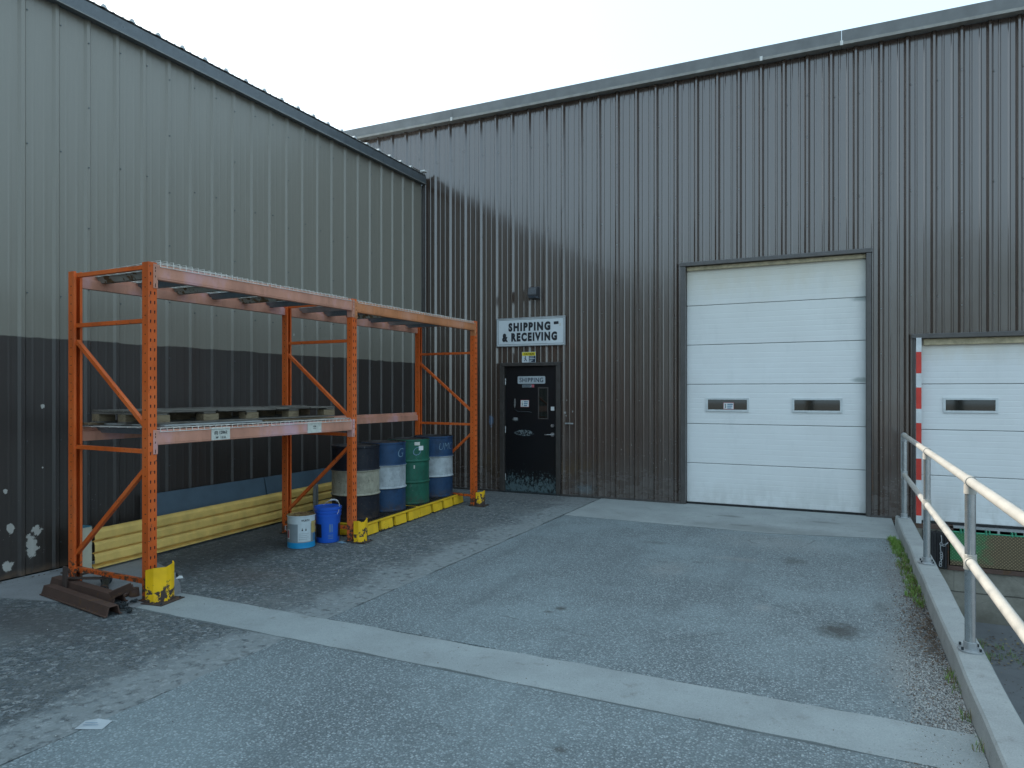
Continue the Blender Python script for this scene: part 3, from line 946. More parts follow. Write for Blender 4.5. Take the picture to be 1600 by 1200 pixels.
# overhead doors, hung from sections
def overhead(x0, x1, z0, nsec, hs, wins, wz, seal_x, seal_z):
    d = empty("overhead_door")
    d.parent = bB
    d.location = (0, -10.7 + 10.60, 0)
    for i in range(nsec):
        a, b = z0 + hs * i + 0.0035, z0 + hs * (i + 1) - 0.0035
        pr = [(0.045, a), (0.004, a), (0.0, a + 0.006)]
        k = a + 0.075
        while k < b - 0.05:
            pr += [(0.0, k - 0.010), (0.0009, k - 0.003), (0.0009, k + 0.003), (0.0, k + 0.010)]
            k += 0.0765
        pr += [(0.0, b - 0.006), (0.004, b), (0.045, b)]
        n = len(pr)
        vs = [(x0, y, z) for y, z in pr] + [(x1, y, z) for y, z in pr]
        mb = MB().add(vs, [(j + 1, j, n + j, n + j + 1) for j in range(n - 1)])
        mb.add([vs[0], vs[n - 1], vs[2]], [(0, 1, 2)])
        mb.build("door_section", 'white', d)
    for (a, b) in wins:
        c, e = wz
        t = 0.030
        fr = MB().box(a - t, b + t, -0.016, 0.004, e, e + t).box(a - t, b + t, -0.016, 0.004, c - t, c)
        fr.box(a - t, a, -0.016, 0.004, c, e).box(b, b + t, -0.016, 0.004, c, e)
        fr.build("window_frame", 'frame_white', d, bevel=0.003)
        MB().box(a, b, -0.006, 0.003, c, e).build("window_pane", 'glass', d)
    MB().box(seal_x[0], seal_x[1], -0.045, -0.008, seal_z[0], seal_z[1]).build("head_seal", 'tan', d, bevel=0.006)
    MB().box(x0, x1, -0.012, 0.03, z0 - 0.025, z0 + 0.002).build("bottom_seal", 'rubber', d)
    return d


d1 = overhead(-2.108, 0.297, 0.030, 6, 0.590, [(-1.80, -1.245), (-0.605, -0.02)], (1.425, 1.572), (-2.108, 0.297), (3.505, 3.563))
d2 = overhead(0.884, 3.392, -0.010, 4, 0.600, [(1.225, 1.765), (2.45, 2.99)], (1.445, 1.583), (0.97, 3.392), (2.30, 2.384))

# entrance door
ed = empty("entrance_door")
ed.parent = bB
ed.location = (0, -0.15, 0)     # local y = 0 is world y = 10.55
mb = MB().box(-5.225, -5.150, -0.045, 0.10, 0.004, 2.115).box(-4.205, -4.125, -0.045, 0.10, 0.004, 2.115).box(-5.225, -4.125, -0.045, 0.10, 2.117, 2.175)
mb.build("door_frame", 'jamb', ed, bevel=0.004)
mb = MB().box(-5.146, -4.209, 0.020, 0.064, 0.020, 2.112)
mb.build("door_leaf", 'blackdoor', ed, bevel=0.002)
MB().box(-5.225, -4.125, -0.05, 0.02, 0.004, 0.018).build("threshold", 'iron', ed)
for z in (0.25, 1.05, 1.86):
    MB().tube([(-5.142, 0.010, z - 0.055), (-5.142, 0.010, z + 0.055)], 0.009, 8).build("hinge", 'steel', ed)
lv = MB().tube([(-4.285, 0.020, 0.985), (-4.285, 0.006, 0.985)], 0.034, 16).tube([(-4.285, 0.006, 0.985), (-4.285, -0.045, 0.985)], 0.012, 10)
lv.tube([(-4.285, -0.045, 0.985), (-4.36, -0.048, 0.985), (-4.40, -0.040, 0.983)], 0.010, 8)
lv.build("lever_handle", 'steel', ed)
MB().tube([(-4.285, 0.020, 1.13), (-4.285, -0.006, 1.13)], 0.026, 16).build("deadbolt", 'steel', ed)
MB().box(-4.545, -4.360, 0.012, 0.022, 1.235, 1.255).box(-4.545, -4.360, 0.012, 0.022, 1.745, 1.765).box(-4.545, -4.525, 0.012, 0.022, 1.255, 1.745).box(-4.380, -4.360, 0.012, 0.022, 1.255, 1.745).build("vision_frame", 'trim', ed)
MB().box(-4.525, -4.380, 0.016, 0.0195, 1.255, 1.745).build("vision_pane", 'glass', ed)
MB().tube([(-4.99, 0.018, 1.38), (-4.975, -0.0, 1.40), (-4.90, -0.004, 1.355), (-4.70, -0.004, 1.355), (-4.66, 0.016, 1.345)], 0.006, 6).build("pull_bar", 'iron', ed)
MB().box(-4.99, -4.92, 0.012, 0.019, 1.215, 1.255).build("latch_plate", 'galv', ed)

# dock wall below the second door
bpart(MB().box(0.776, 16, 10.50, 10.618, -1.40, -0.605), "dock_wall", 'lowerwall')
bpart(MB().box(1.23, 3.6, 10.47, 10.617, -0.603, -0.545), "steel_angle", 'brownsteel', bevel=0.004)
bpart(MB().box(0.776, 1.23, 10.515, 10.617, -0.602, -0.10), "dock_wall", 'lowerwall')
bpart(MB().box(0.776, 1.30, 10.50, 10.617, -0.097, -0.04), "steel_sill", 'brownsteel')
bpart(MB().box(3.25, 16, 10.50, 10.617, -0.603, -0.064), "dock_wall", 'lowerwall')

# dock leveller: hanging lip of diamond plate on green hinge lugs
dl = empty("dock_leveller", (2.2, 10.48, -0.54))
tag(dl, "green and rusty diamond plate dock leveller lip hanging below the right overhead door", "dock leveller")
MB().box(-0.94, 0.98, -0.012, 0.006, 0.006, 0.425).build("lip_plate", 'plate', dl, bevel=0.002)
MB().box(-0.94, 0.98, 0.02, 0.13, 0.475, 0.500).build("platform_edge", 'galv', dl)
MB().tube([(-0.92, -0.004, 0.433), (0.96, -0.004, 0.433)], 0.010, 8).build("hinge_rod", 'greensteel', dl)
for x in (-0.80, -0.53, -0.26, 0.02, 0.30, 0.58, 0.86):
    MB().box(x - 0.030, x - 0.014, -0.022, 0.06, 0.415, 0.474).box(x + 0.006, x + 0.022, -0.022, 0.06, 0.425, 0.474).build("hinge_lug", 'greensteel', dl, bevel=0.003)
    MB().box(x + 0.10, x + 0.125, 0.01, 0.05, 0.44, 0.4745).build("stop_block", 'galv', dl)

# laminated rubber bumper with its chain
bu = empty("dock_bumper", (1.085, 10.47, -0.57))
tag(bu, "black laminated rubber dock bumper with a chain left of the green plate", "dock bumper")
for i in range(9):
    o = MB().box(-0.13 + 0.029 * i, -0.13 + 0.029 * i + 0.026, -0.10 + R.uniform(-.006, .006), 0.04, 0.0 + R.uniform(-.01, .01), 0.45 + R.uniform(-.012, .012)).build("rubber_pad", 'rubber', bu, bevel=0.004)
MB().box(0.137, 0.152, -0.085, 0.04, 0.0, 0.46).build("end_plate", 'rustdark', bu)


def chain_links(mb, pts, r=0.014, wr=0.0035):
    for i in range(len(pts) - 1):
        a, b = Vector(pts[i]), Vector(pts[i + 1])
        c = (a + b) / 2
        d = (b - a).normalized()
        s = Vector((0, 0, 1)).cross(d)
        if s.length < 0.1: s = Vector((1, 0, 0))
        s.normalize()
        if i % 2: s = d.cross(s).normalized()
        L = (b - a).length * 0.66
        ring = [c + d * math.cos(t) * L + s * math.sin(t) * r for t in [2 * math.pi * k / 12 for k in range(13)]]
        mb.tube(ring, wr, 5, caps=False)


mb = MB()
chain_links(mb, [(0.062 + 0.007 * math.sin(i * 0.9), -0.118, 0.42 - i * 0.030) for i in range(14)], 0.013, 0.0045)
chain_links(mb, [(0.06 + 0.024 * i, -0.122, 0.30 - 0.012 * i + 0.008 * i * i) for i in range(4)], 0.013, 0.0045)
mb.build("chain", 'galv', bu)

# ================================================================== LEFT-HAND BUILDING
bA = empty("side_warehouse", (XA - 0.3, 3, 0))
tag(bA, "grey ribbed metal warehouse with a charcoal painted base behind the orange rack", "warehouse")
AO = Vector((-(XA - 0.3), -3, 0))


def apart(mb, name, mats, **k):
    o = mb.build(name, mats, bA, **k)
    o.location = AO
    return o


Y0A = -9.0
apart(MB().box(-20, XA - 0.03, Y0A, 10.50, -0.1, 5.36), "light_block_core", 'core')  # unseen backing box, added to keep light out behind the panels
fA = lambda s, h, z: (XA + h, s, z)
PA = 6.54
lapA = PA - 0.3048
m = -17
while lapA + 0.9144 * m < 10.50:
    a, b = max(Y0A, lapA + 0.9144 * m), min(10.46, lapA + 0.9144 * (m + 1))
    if b > a:
        mb = MB()
        pr_fn = lambda s, h, z: (XA + h, s, z)
        pr = profile(a, b, PA, h=0.022, hb=0.036, ht=0.016, mh=0.0010)
        n = len(pr)
        vs = [fA(s, h, 0.012) for s, h in pr] + [fA(s, h, 5.43) for s, h in pr]
        mb.add(vs, [(i, i + 1, n + i + 1, n + i) for i in range(n - 1)])
        apart(mb, "wall_panel", 'side')
    m += 1
mb = MB()
k = -48
while PA + 0.3048 * k < 10.4:
    y = PA + 0.3048 * k
    lap = (k + 1) % 3 == 0
    for z in ([0.25 + 0.61 * i + R.uniform(-.02, .02) for i in range(9)] if lap else [0.25, 1.25 + R.uniform(-.03, .03), 2.6, 4.0 + R.uniform(-.03, .03), 5.2]):
        xx = XA + (0.022 if lap else 0.0)
        dy = 0 if lap else 0.045
        mb.tube([(xx, y + dy, z), (xx + 0.008, y + dy, z)], 0.0070, 7, smooth=False)
    k += 1
apart(mb, "screw_heads", 'sidetrim', kind='stuff')
# eave trim and roof sheets with rib ends showing along the edge
ep = [(XA - 0.02, 5.52), (XA + 0.085, 5.52), (XA + 0.100, 5.505), (XA + 0.092, 5.395), (XA + 0.104, 5.388), (XA + 0.104, 5.362), (XA + 0.045, 5.362), (XA + 0.045, 5.375), (XA - 0.02, 5.375)]
ye = [Y0A, -3.0, 3.1, 9.2, 10.47]
for a, b in zip(ye, ye[1:]):
    T = Matrix(((1, 0, 0, 0), (0, 0, 1, 0), (0, 1, 0, 0), (0, 0, 0, 1)))
    apart(MB().prism(ep, a + .002, b - .002, T), "eave_trim", 'sidetrim')
apart(MB().box(XA + 0.1045, XA + 0.1065, Y0A, 10.46, 5.364, 5.372), "drip_edge", 'lip')
m = -17
while lapA + 0.9144 * m < 10.50:
    a, b = max(Y0A, lapA + 0.9144 * m), min(10.46, lapA + 0.9144 * (m + 1))
    if b > a:
        pr = profile(a, b, PA + 0.1)
        n = len(pr)
        x0, x1 = XA + 0.112, XA - 6.0
        sl_ = 1 / 12
        vs = [(x0, s, 5.524 + h) for s, h in pr] + [(x1, s, 5.524 + h + (x0 - x1) * sl_) for s, h in pr] + [(x0, s, 5.5215 + (h if 0 < i < n - 1 else 0) * 0.2) for i, (s, h) in enumerate(pr)]
        mb = MB().add(vs, [(i + 1, i, n + i, n + i + 1) for i in range(n - 1)] + [(i, i + 1, 2 * n + i + 1, 2 * n + i) for i in range(n - 1)])
        apart(mb, "roof_sheet", 'roofmetal')
    m += 1
apart(MB().box(XA + 0.002, XA + 0.052, 10.462, 10.508, 0.012, 5.36), "corner_trim", 'trim', bevel=0.003)
# closure flashing stub at the far roof corner
apart(MB().box(XA + 0.02, XA + 0.17, 10.30, 10.40, 5.545, 5.575, T=Matrix.Translation((0, 0, 0))), "flashing_end", 'sealant', bevel=0.008)
apart(MB().box(XA - 0.05, XA + 0.10, 10.06, 10.30, 5.53, 5.558), "flashing_end", 'rustdark', bevel=0.006)

# ================================================================== SIGNS AND WALL FITTINGS
WS = YB - 0.050            # sign plane just clear of the ribs
sg = empty("shipping_sign", (-4.655, WS, 2.685))
tag(sg, "large white framed board reading SHIPPING & RECEIVING above the black door", "sign")
MB().box(-0.605, 0.605, -0.006, 0.008, -0.222, 0.222).build("sign_face", 'signwhite', sg)
fr = MB().box(-0.622, 0.622, -0.012, 0.012, 0.222, 0.238).box(-0.622, 0.622, -0.012, 0.012, -0.238, -0.222).box(-0.622, -0.606, -0.012, 0.012, -0.222, 0.222).box(0.606, 0.622, -0.012, 0.012, -0.222, 0.222)
fr.build("sign_frame", 'galv', sg, bevel=0.002)
bd = MB()
for q in (0.590,):
    bd.box(-q, q, -0.0072, -0.0062, 0.203, 0.208).box(-q, q, -0.0072, -0.0062, -0.208, -0.203).box(-q, -q + 0.005, -0.0072, -0.0062, -0.203, 0.203).box(q - 0.005, q, -0.0072, -0.0062, -0.203, 0.203)
bd.build("border_line", 'ink', sg)
wall_text("SHIPPING", 0.176, -0.018, -0.0075, 0.083, 'ink', sg, 0.760, 0.0115, 0.0, 1.30)
wall_text("& RECEIVING", 0.176, -0.018, -0.0075, -0.086, 'ink', sg, 0.995, 0.0115, 0.0, 1.30)
MB().box(0.428, 0.512, -0.0085, -0.0065, 0.076, 0.122, T=Matrix.Rotation(-0.06, 4, 'Y')).build("tape_patch", 'ink', sg)
MB().box(0.515, 0.545, -0.0082, -0.0065, 0.075, 0.118).build("tape_residue", 'label', sg)

cs = empty("caution_sign", (-4.68, WS - 0.002, 2.262))
tag(cs, "small yellow white and black CAUTION notice between large sign and black door", "sign")
MB().box(-0.125, 0.125, -0.002, 0.002, -0.088, 0.088).build("sign_face", 'signwhite', cs)
MB().box(-0.120, 0.120, -0.0036, -0.0022, 0.024, 0.083).build("yellow_band", 'signyellow', cs)
wall_text("CAUTION", 0.055, 0.005, -0.0045, 0.053, 'ink', cs, 0.185, 0.001)
MB().box(0.002, 0.119, -0.0036, -0.0022, -0.083, 0.020).build("dark_panel", 'navy', cs)
for i, (w, z) in enumerate(((0.085, 0.002), (0.095, -0.024), (0.060, -0.050), (0.035, -0.070))):
    MB().box(0.010, 0.010 + w, -0.0045, -0.0037, z - 0.006, z + 0.004).build("text_line", 'signwhite', cs)
pg = MB().tube([(-0.062, -0.004, 0.006), (-0.062, -0.005, 0.006)], 0.010, 10)
pg.tube([(-0.062, -0.0045, -0.004), (-0.055, -0.0045, -0.030), (-0.080, -0.0045, -0.062)], 0.0055, 5).tube([(-0.055, -0.0045, -0.030), (-0.030, -0.0045, -0.066)], 0.0055, 5).tube([(-0.060, -0.0045, -0.012), (-0.085, -0.0045, -0.026)], 0.004, 5)
pg.build("pictogram", 'navy', cs)

DP = 10.55 - 0.15 + 0.15 + 0.020     # face of the black door leaf
ds = empty("door_name_plate", (-4.665, 10.568, 1.885))
tag(ds, "grey rounded plate reading SHIPPING at the top of the black door", "sign")


def rrect(w, h, r, n=5):
    pts = []
    for cx, cy, a0 in ((w / 2 - r, h / 2 - r, 0), (-w / 2 + r, h / 2 - r, 90), (-w / 2 + r, -h / 2 + r, 180), (w / 2 - r, -h / 2 + r, 270)):
        for i in range(n + 1):
            a = math.radians(a0 + 90 * i / n)
            pts.append((cx + r * math.cos(a), cy + r * math.sin(a)))
    return pts


RX = Matrix.Rotation(math.radians(90), 4, 'X')
MB().prism(rrect(0.50, 0.125, 0.02), -0.001, 0.003, RX).build("sign_face", 'signgrey', ds)
wall_text("SHIPPING", 0.105, 0, -0.0042, 0.0, 'navy', ds, 0.43, 0.0010, 0.0, 1.12)
s2 = empty("narrow_door_sticker", (-4.72, 10.568, 1.785))
tag(s2, "narrow grey and red sticker just under the SHIPPING plate on the black door", "sticker")
MB().box(-0.11, 0.06, -0.0018, 0.001, -0.024, 0.024).build("sticker_face", 'cangrey', s2)
MB().box(0.0605, 0.105, -0.0018, 0.001, -0.024, 0.024).build("red_end", 'pinkprint', s2)
MB().box(-0.10, 0.05, -0.003, -0.0019, 0.004, 0.012).box(-0.10, 0.03, -0.003, -0.0019, -0.014, -0.007).build("text_line", 'navy', s2)


def notice(name, x, y, z, w, h, label):
    e = empty(name, (x, y, z))
    tag(e, label, "sticker")
    MB().box(-w / 2, w / 2, -0.0018, 0.001, -h / 2, h / 2).build("sticker_face", 'pinkprint', e)
    MB().box(-w / 2 + 0.006, w / 2 - 0.006, -0.0030, -0.0019, -h / 2 + 0.006, h / 2 - 0.006).build("white_field", 'paper', e)
    MB().tube([(-w * 0.30, -0.0040, h * 0.22), (-w * 0.30, -0.0046, h * 0.22)], w * 0.055, 8).tube([(-w * 0.30, -0.0042, h * 0.10), (-w * 0.27, -0.0042, -h * 0.12), (-w * 0.34, -0.0042, -h * 0.36)], w * 0.035, 5).build("pictogram", 'ink', e)
    for i in range(3):
        MB().box(-w * 0.12, w * (0.40 - 0.06 * i), -0.0042, -0.0031, h * (0.24 - 0.27 * i) - h * 0.07, h * (0.24 - 0.27 * i) + h * 0.07).build("text_line", 'tealprint', e)
    return e


notice("door_notice", -4.785, 10.568, 1.492, 0.155, 0.118, "small red edged notice stuck at mid height on the black door")
notice("window_notice", -1.503, 10.592, 1.480, 0.150, 0.100, "red edged notice stuck inside the left window of the tall overhead door")
e = MB().box(-0.030, 0.030, -0.0015, 0.0015, -0.032, 0.032).build("square_sticker", 'paper', loc=(-4.285, 10.5675, 1.412))
tag(e, "small blank white square label near the right edge of the black door", "sticker")

wl_ = empty("wall_light", (-4.575, YB - 0.032, 3.32))
tag(wl_, "small dark bronze wall pack light above the large white sign", "lamp")
MB().box(-0.085, 0.085, -0.02, 0.0, -0.10, 0.10).build("back_plate", 'lamp', wl_, bevel=0.004)
T = Matrix(((0, 0, 1, 0), (1, 0, 0, 0), (0, 1, 0, 0), (0, 0, 0, 1)))
MB().prism([(-0.0205, 0.095), (-0.075, 0.090), (-0.125, 0.055), (-0.142, -0.03), (-0.142, -0.060), (-0.0205, -0.060)], -0.075, 0.075, T).build("hood", 'lamp', wl_, bevel=0.006)
MB().prism([(-0.0205, -0.0605), (-0.135, -0.0605), (-0.110, -0.092), (-0.0205, -0.095)], -0.068, 0.068, T).build("lens", 'lens', wl_, bevel=0.004)

# small hook plate beside the door
hp = MB().box(-0.07, 0.07, -0.006, 0.006, -0.010, 0.010).box(-0.05, 0.03, -0.012, -0.006, -0.004, 0.012).build("wall_bracket", 'galv', loc=(-3.975, YB - 0.038, 1.175), bevel=0.002)
tag(hp, "short pale metal bracket on the brown siding right of the black door", "bracket")

# red and white guard post at the jamb of the dock door
gpst = empty("striped_jamb_guard", (0.912, 10.485, -0.03))
tag(gpst, "tall narrow red and white striped guard at the left edge of the dock door", "guard post")
zz = 2.425
first = True
colr = 'stripewhite'
hts = [0.185, 0.28, 0.185, 0.28, 0.185, 0.28, 0.185, 0.28, 0.185, 0.28, 0.14]
for i, h_ in enumerate(hts):
    a = max(0.0, zz - h_)
    MB().box(-0.030, 0.030, -0.014, 0.014, a + 0.0004, zz).build("stripe", 'stripewhite' if i % 2 == 0 else 'red', gpst)
    zz = a
    if zz <= 0: break

# ================================================================== PALLET RACK
rk = empty("pallet_rack", (-5.02, 3.77, 0.0), -math.atan2(0.13, 5.24))
tag(rk, "tall orange two bay steel pallet rack standing along the grey side wall", "pallet rack")
PWX, PWY, RH = 0.078, 0.076, 2.735
PY = [0.0, 2.49, 5.24]
PXF, PXB = 0.0, -0.985


def upright(front, y, slots=True):
    """roll-formed open channel: face, two sides, return lips; holes are dark patches laid on the face"""
    s = 1 if front else -1
    xf = PXF if front else PXB - PWX + 0.0
    # front post: face at x = 0 opening towards -x; rear post: face at the back, opening towards +x
    t = 0.003
    if front:
        x0, x1 = -PWX, 0.0
    else:
        x0, x1 = PXB - PWX, PXB
    mb = MB()
    fx0, fx1 = (x1 - t, x1) if front else (x0, x0 + t)
    mb.box(fx0, fx1, y, y + PWY, 0.006, RH)                                # face
    sx0, sx1 = (x0, x1 - t) if front else (x0 + t, x1)
    mb.box(sx0, sx1, y, y + t, 0.006, RH)
    mb.box(sx0, sx1, y + PWY - t, y + PWY, 0.006, RH)
    lx0, lx1 = (x0, x0 + t) if front else (x1 - t, x1)
    mb.box(lx0, lx1, y + t, y + 0.022, 0.006, RH)
    mb.box(lx0, lx1, y + PWY - 0.022, y + PWY - t, 0.006, RH)
    o = mb.build("upright_post", 'orange', rk, bevel=0.0012)
    # dark patches on the solid faces, painted as the shade inside holes
    hb = MB()
    z = 0.20 if front else 0.12
    while z < RH - 0.03:
        if front:
            for yy in (y + 0.020, y + 0.056):
                hb.prism([(yy - 0.0055, z + 0.010), (yy - 0.0035, z - 0.013), (yy + 0.0035, z - 0.013), (yy + 0.0055, z + 0.010), (yy, z + 0.015)], 0.0002, 0.0010,
                         Matrix(((0, 0, 1, 0), (1, 0, 0, 0), (0, 1, 0, 0), (0, 0, 0, 1))))
            cxh = -0.038
        else:
            cxh = x0 + 0.040
        hb.tube([(cxh, y - 0.0002, z - 0.03), (cxh, y - 0.0010, z - 0.03)], 0.0058, 6, smooth=False)
        z += 0.0762 if front else 0.0762
    hb.build("hole_shade", 'hole', o, kind='stuff')
    MB().box(x0 - 0.02, x1 + 0.02, y - 0.02, y + PWY + 0.02, 0.004, 0.012).build("foot_plate", 'rustdark', o)
    return o


for y in PY:
    upright(True, y)
    upright(False, y)
    yc = y + PWY / 2

    def brace(z0, z1, xa=PXB - 0.01, xb=-PWX + 0.01, mat='orange', h=0.034):
        # a C channel between the posts, z0 at the rear and z1 at the front
        a, b = Vector((xa, yc, z0)), Vector((xb, yc, z1))
        d = (b - a)
        L = d.length
        ang = math.atan2(d.z, d.x)
        T = Matrix.Translation(a) @ Matrix.Rotation(-ang, 4, 'Y')
        mb = MB()
        mb.box(0, L, -0.018, -0.0155, -h / 2, h / 2, T=T)
        mb.box(0, L, -0.0155, 0.016, h / 2 - 0.0025, h / 2, T=T)
        mb.box(0, L, -0.0155, 0.016, -h / 2, -h / 2 + 0.0025, T=T)
        return mb.build("brace", mat, rk, bevel=0.001)

    brace(2.700, 2.700)
    brace(2.265, 2.265)
    brace(2.13, 1.40)
    brace(1.210, 1.205)
    brace(0.285, 1.075)
    brace(0.150, 0.150)


def beam(x0, x1, y0, y1, zt, mat, h=0.122, sgn=1, w=0.05):
    """stepped box beam; the step for the decking is on the inner side"""
    T = Matrix(((1, 0, 0, 0), (0, 0, 1, 0), (0, 1, 0, 0), (0, 0, 0, 1)))
    if sgn > 0:
        pr = [(x0, zt - h), (x1 - 0.004, zt - h), (x1, zt - h + 0.006), (x1, zt - 0.004), (x1 - 0.004, zt), (x0 + 0.022, zt), (x0 + 0.022, zt - 0.038), (x0, zt - 0.038)]
    else:
        pr = [(x0, zt - h), (x1, zt - h), (x1, zt - 0.038), (x1 - 0.022, zt - 0.038), (x1 - 0.022, zt), (x0, zt)]
    o = MB().prism(pr, y0, y1, T).build("beam", mat, rk, bevel=0.0015)
    # lower rolled bead
    if sgn > 0:
        MB().box(x1 + 0.0004, x1 + 0.003, y0 + 0.002, y1 - 0.002, zt - h + 0.018, zt - h + 0.024).build("beam_bead", mat, o)
    for yy, s_ in ((y0, -1), (y1, 1)):
        xf = 0.001 if sgn > 0 else x0 - 0.0
        if sgn > 0:
            a, b = (yy - 0.036, yy - 0.001) if s_ < 0 else (yy + 0.001, yy + 0.036)
            c = MB().box(0.0012, 0.0060, a, b, zt - 0.195, zt + 0.002)
            e0, e1 = (yy - 0.0005, yy + 0.004) if s_ < 0 else (yy - 0.004, yy + 0.0005)
            c.box(x0 - 0.02, 0.0060, e0, e1, zt - 0.195, zt - h - 0.0005)
            c.build("beam_connector", mat, o, bevel=0.001)
            hh = MB()
            ym = (a + b) / 2
            for q in (-0.03, -0.035 - 0.02, -0.10, -0.165, -0.18):
                hh.box(0.0061, 0.0068, ym - 0.003, ym + 0.003, zt + q - 0.008, zt + q + 0.008)
            hh.build("slot_shade", 'hole', o)  # dark chips on the connector, painted as shaded slots
    return o


F0, F1 = -0.050, 0.0
B0, B1 = PXB - PWX, PXB - PWX + 0.050
beam(F0, F1, PY[0] + PWY + .001, PY[1] - .001, 2.722, 'salmon')
beam(F0, F1, PY[1] + PWY + .001, PY[2] - .001, 2.712, 'tanorange')
beam(B0 + .003, B1 + .003, PY[0] + PWY + .001, PY[1] - .001, 2.722, 'salmon', sgn=-1)
beam(B0 + .003, B1 + .003, PY[1] + PWY + .001, PY[2] - .001, 2.712, 'salmon', sgn=-1)
beam(F0, F1, PY[0] + PWY + .001, PY[1] - .001, 1.378, 'salmon')
beam(B0 + .003, B1 + .003, PY[0] + PWY + .001, PY[1] - .001, 1.378, 'salmon', sgn=-1)
beam(B0 + .003, B1 + .003, PY[1] + PWY + .001, PY[2] - .001, 1.372, 'salmon', sgn=-1)


# wire decking: mesh panels with formed channels underneath
def deck(y0, y1, z, seed, chan, lift=0.0):
    rr = random.Random(seed)
    mb = MB()
    n = int((y1 - y0 - 0.03) / 0.058)
    for i in range(n + 1):
        y = y0 + 0.015 + i * (y1 - y0 - 0.03) / n
        up = 0.012 + rr.uniform(-0.002, 0.004) + lift * max(0, 1 - i / (n * 0.9))
        mb.tube([(B0 - 0.004, y, z - 0.02), (B0 - 0.004, y, z + 0.004), (F0 + 0.02, y, z + up), (F1 + 0.004, y, z + up), (F1 + 0.007, y, z - 0.020)], 0.0030, 4, smooth=False)
    for j in range(9):
        x = B0 + 0.05 + j * (F1 - B0 - 0.09) / 8
        mb.tube([(x, y0 + 0.005, z + 0.002 + (0.008 + lift * 0.6) * j / 8), (x, y1 - 0.005, z + 0.002 + 0.008 * j / 8)], 0.0030, 4, smooth=False)
    mb.tube([(F1 + 0.0095, y0 + 0.005, z - 0.018), (F1 + 0.0095, y1 - 0.005, z - 0.018)], 0.0030, 4, smooth=False)
    mb.tube([(F0 + 0.03, y0 + 0.005, z + 0.010), (F0 + 0.03, y1 - 0.005, z + 0.010)], 0.0030, 4, smooth=False)
    o = mb.build("wire_deck", 'wire', rk)
    m_ = len(chan)
    for i, c in enumerate(chan):
        y = y0 + (y1 - y0) * (i + 0.5) / m_
        T = Matrix(((0, 0, 1, 0), (1, 0, 0, 0), (0, 1, 0, 0), (0, 0, 0, 1)))
        w = 0.055
        DD = 0.055
        t = 0.003
        pr = [(y - w - 0.012, z - 0.006), (y - w, z - 0.006), (y - w * 0.45, z - DD), (y + w * 0.45, z - DD), (y + w, z - 0.006), (y + w + 0.012, z - 0.006),
              (y + w + 0.012, z - 0.006 - t), (y + w + 0.001, z - 0.006 - t), (y + w * 0.45 + 0.001, z - DD - t), (y - w * 0.45 - 0.001, z - DD - t), (y - w - 0.001, z - 0.006 - t), (y - w - 0.012, z - 0.006 - t)]
        MB().prism(pr, B0 + 0.03, F0 + 0.018, T).build("deck_channel", c, o)
    return o


deck(0.09, 1.26, 2.724, 1, ['chanrust', 'galvblue', 'chanrust'], lift=0.024)
deck(1.28, 2.47, 2.724, 2, ['galvblue', 'chanrust', 'galvblue'])
deck(2.58, 3.88, 2.714, 3, ['galv', 'galvblue', 'chanrust'])
deck(3.90, 5.22, 2.714, 4, ['galvblue', 'galv', 'galvblue'])
deck(0.09, 1.26, 1.380, 5, ['galvblue', 'chanrust', 'galvblue'])
deck(1.28, 2.47, 1.380, 6, ['galvblue', 'chanrust', 'galvblue'])


# rating labels on the front beam
def beam_label(y, w, txts, label):
    e = empty("beam_label")
    e.parent = rk
    e.location = (0.0036, y, 1.318)
    MB().box(0.0, 0.0010, -w / 2, w / 2, -0.056, 0.056).build("label_face", 'label', e)
    for t_, z, s_ in txts:
        me = text_mesh(t_, s_, None, 0.0006)
        me.materials.append(M['ink'])
        link("lettering", me, e, (0.002, 0.0, z), (math.radians(90), 0, math.radians(90)))
    e['label'] = label
    return e


beam_label(0.70, 0.20, [("(E) 12862", 0.006, 0.036), ("W   1 E A", -0.034, 0.026)], "pale label printed with a code on the lower beam")
beam_label(1.885, 0.205, [("1 EA", 0.010, 0.024), ("------", -0.012, 0.024)], "yellowed label on the lower beam near the middle post")

# ---- things on the shelf
RT = Matrix.Translation(rk.location) @ Matrix.Rotation(rk.rotation_euler.z, 4, 'Z')


def onrack(name, x, y, z, rz=0.0):
    p = RT @ Vector((x, y, z))
    return empty(name, p, rk.rotation_euler.z + rz)


pl = onrack("wooden_pallet", -0.155, 0.16, 1.414, 0.004)
tag(pl, "long weathered grey wooden pallet lying on the lower shelf of the orange rack", "pallet")
PLn, PWd = 2.24, 0.84
for j, x in enumerate((-0.06, -PWd / 2, -PWd + 0.06)):
    MB().box(x - 0.055, x + 0.055, 0, PLn, 0.0, 0.016).build("bottom_board", 'wood', pl, bevel=0.002)
    for i, y in enumerate((0.0, 0.50, 0.98, 1.54, 2.09)):
        wy = R.uniform(0.14, 0.18)
        y_ = min(y, PLn - wy)
        MB().box(x - 0.05, x + 0.05 + (R.uniform(-.004, .008) if j == 0 else 0), y_, y_ + wy, 0.0165, 0.078).build("pallet_block", 'woodblock', pl, bevel=0.003)
for y in (0.0, 0.50, 0.98, 1.54, 2.10):
    MB().box(-PWd + 0.005, -0.005, y, y + 0.13, 0.0785, 0.094).build("cross_board", 'wood', pl, bevel=0.002)
x = 0.0
i = 0
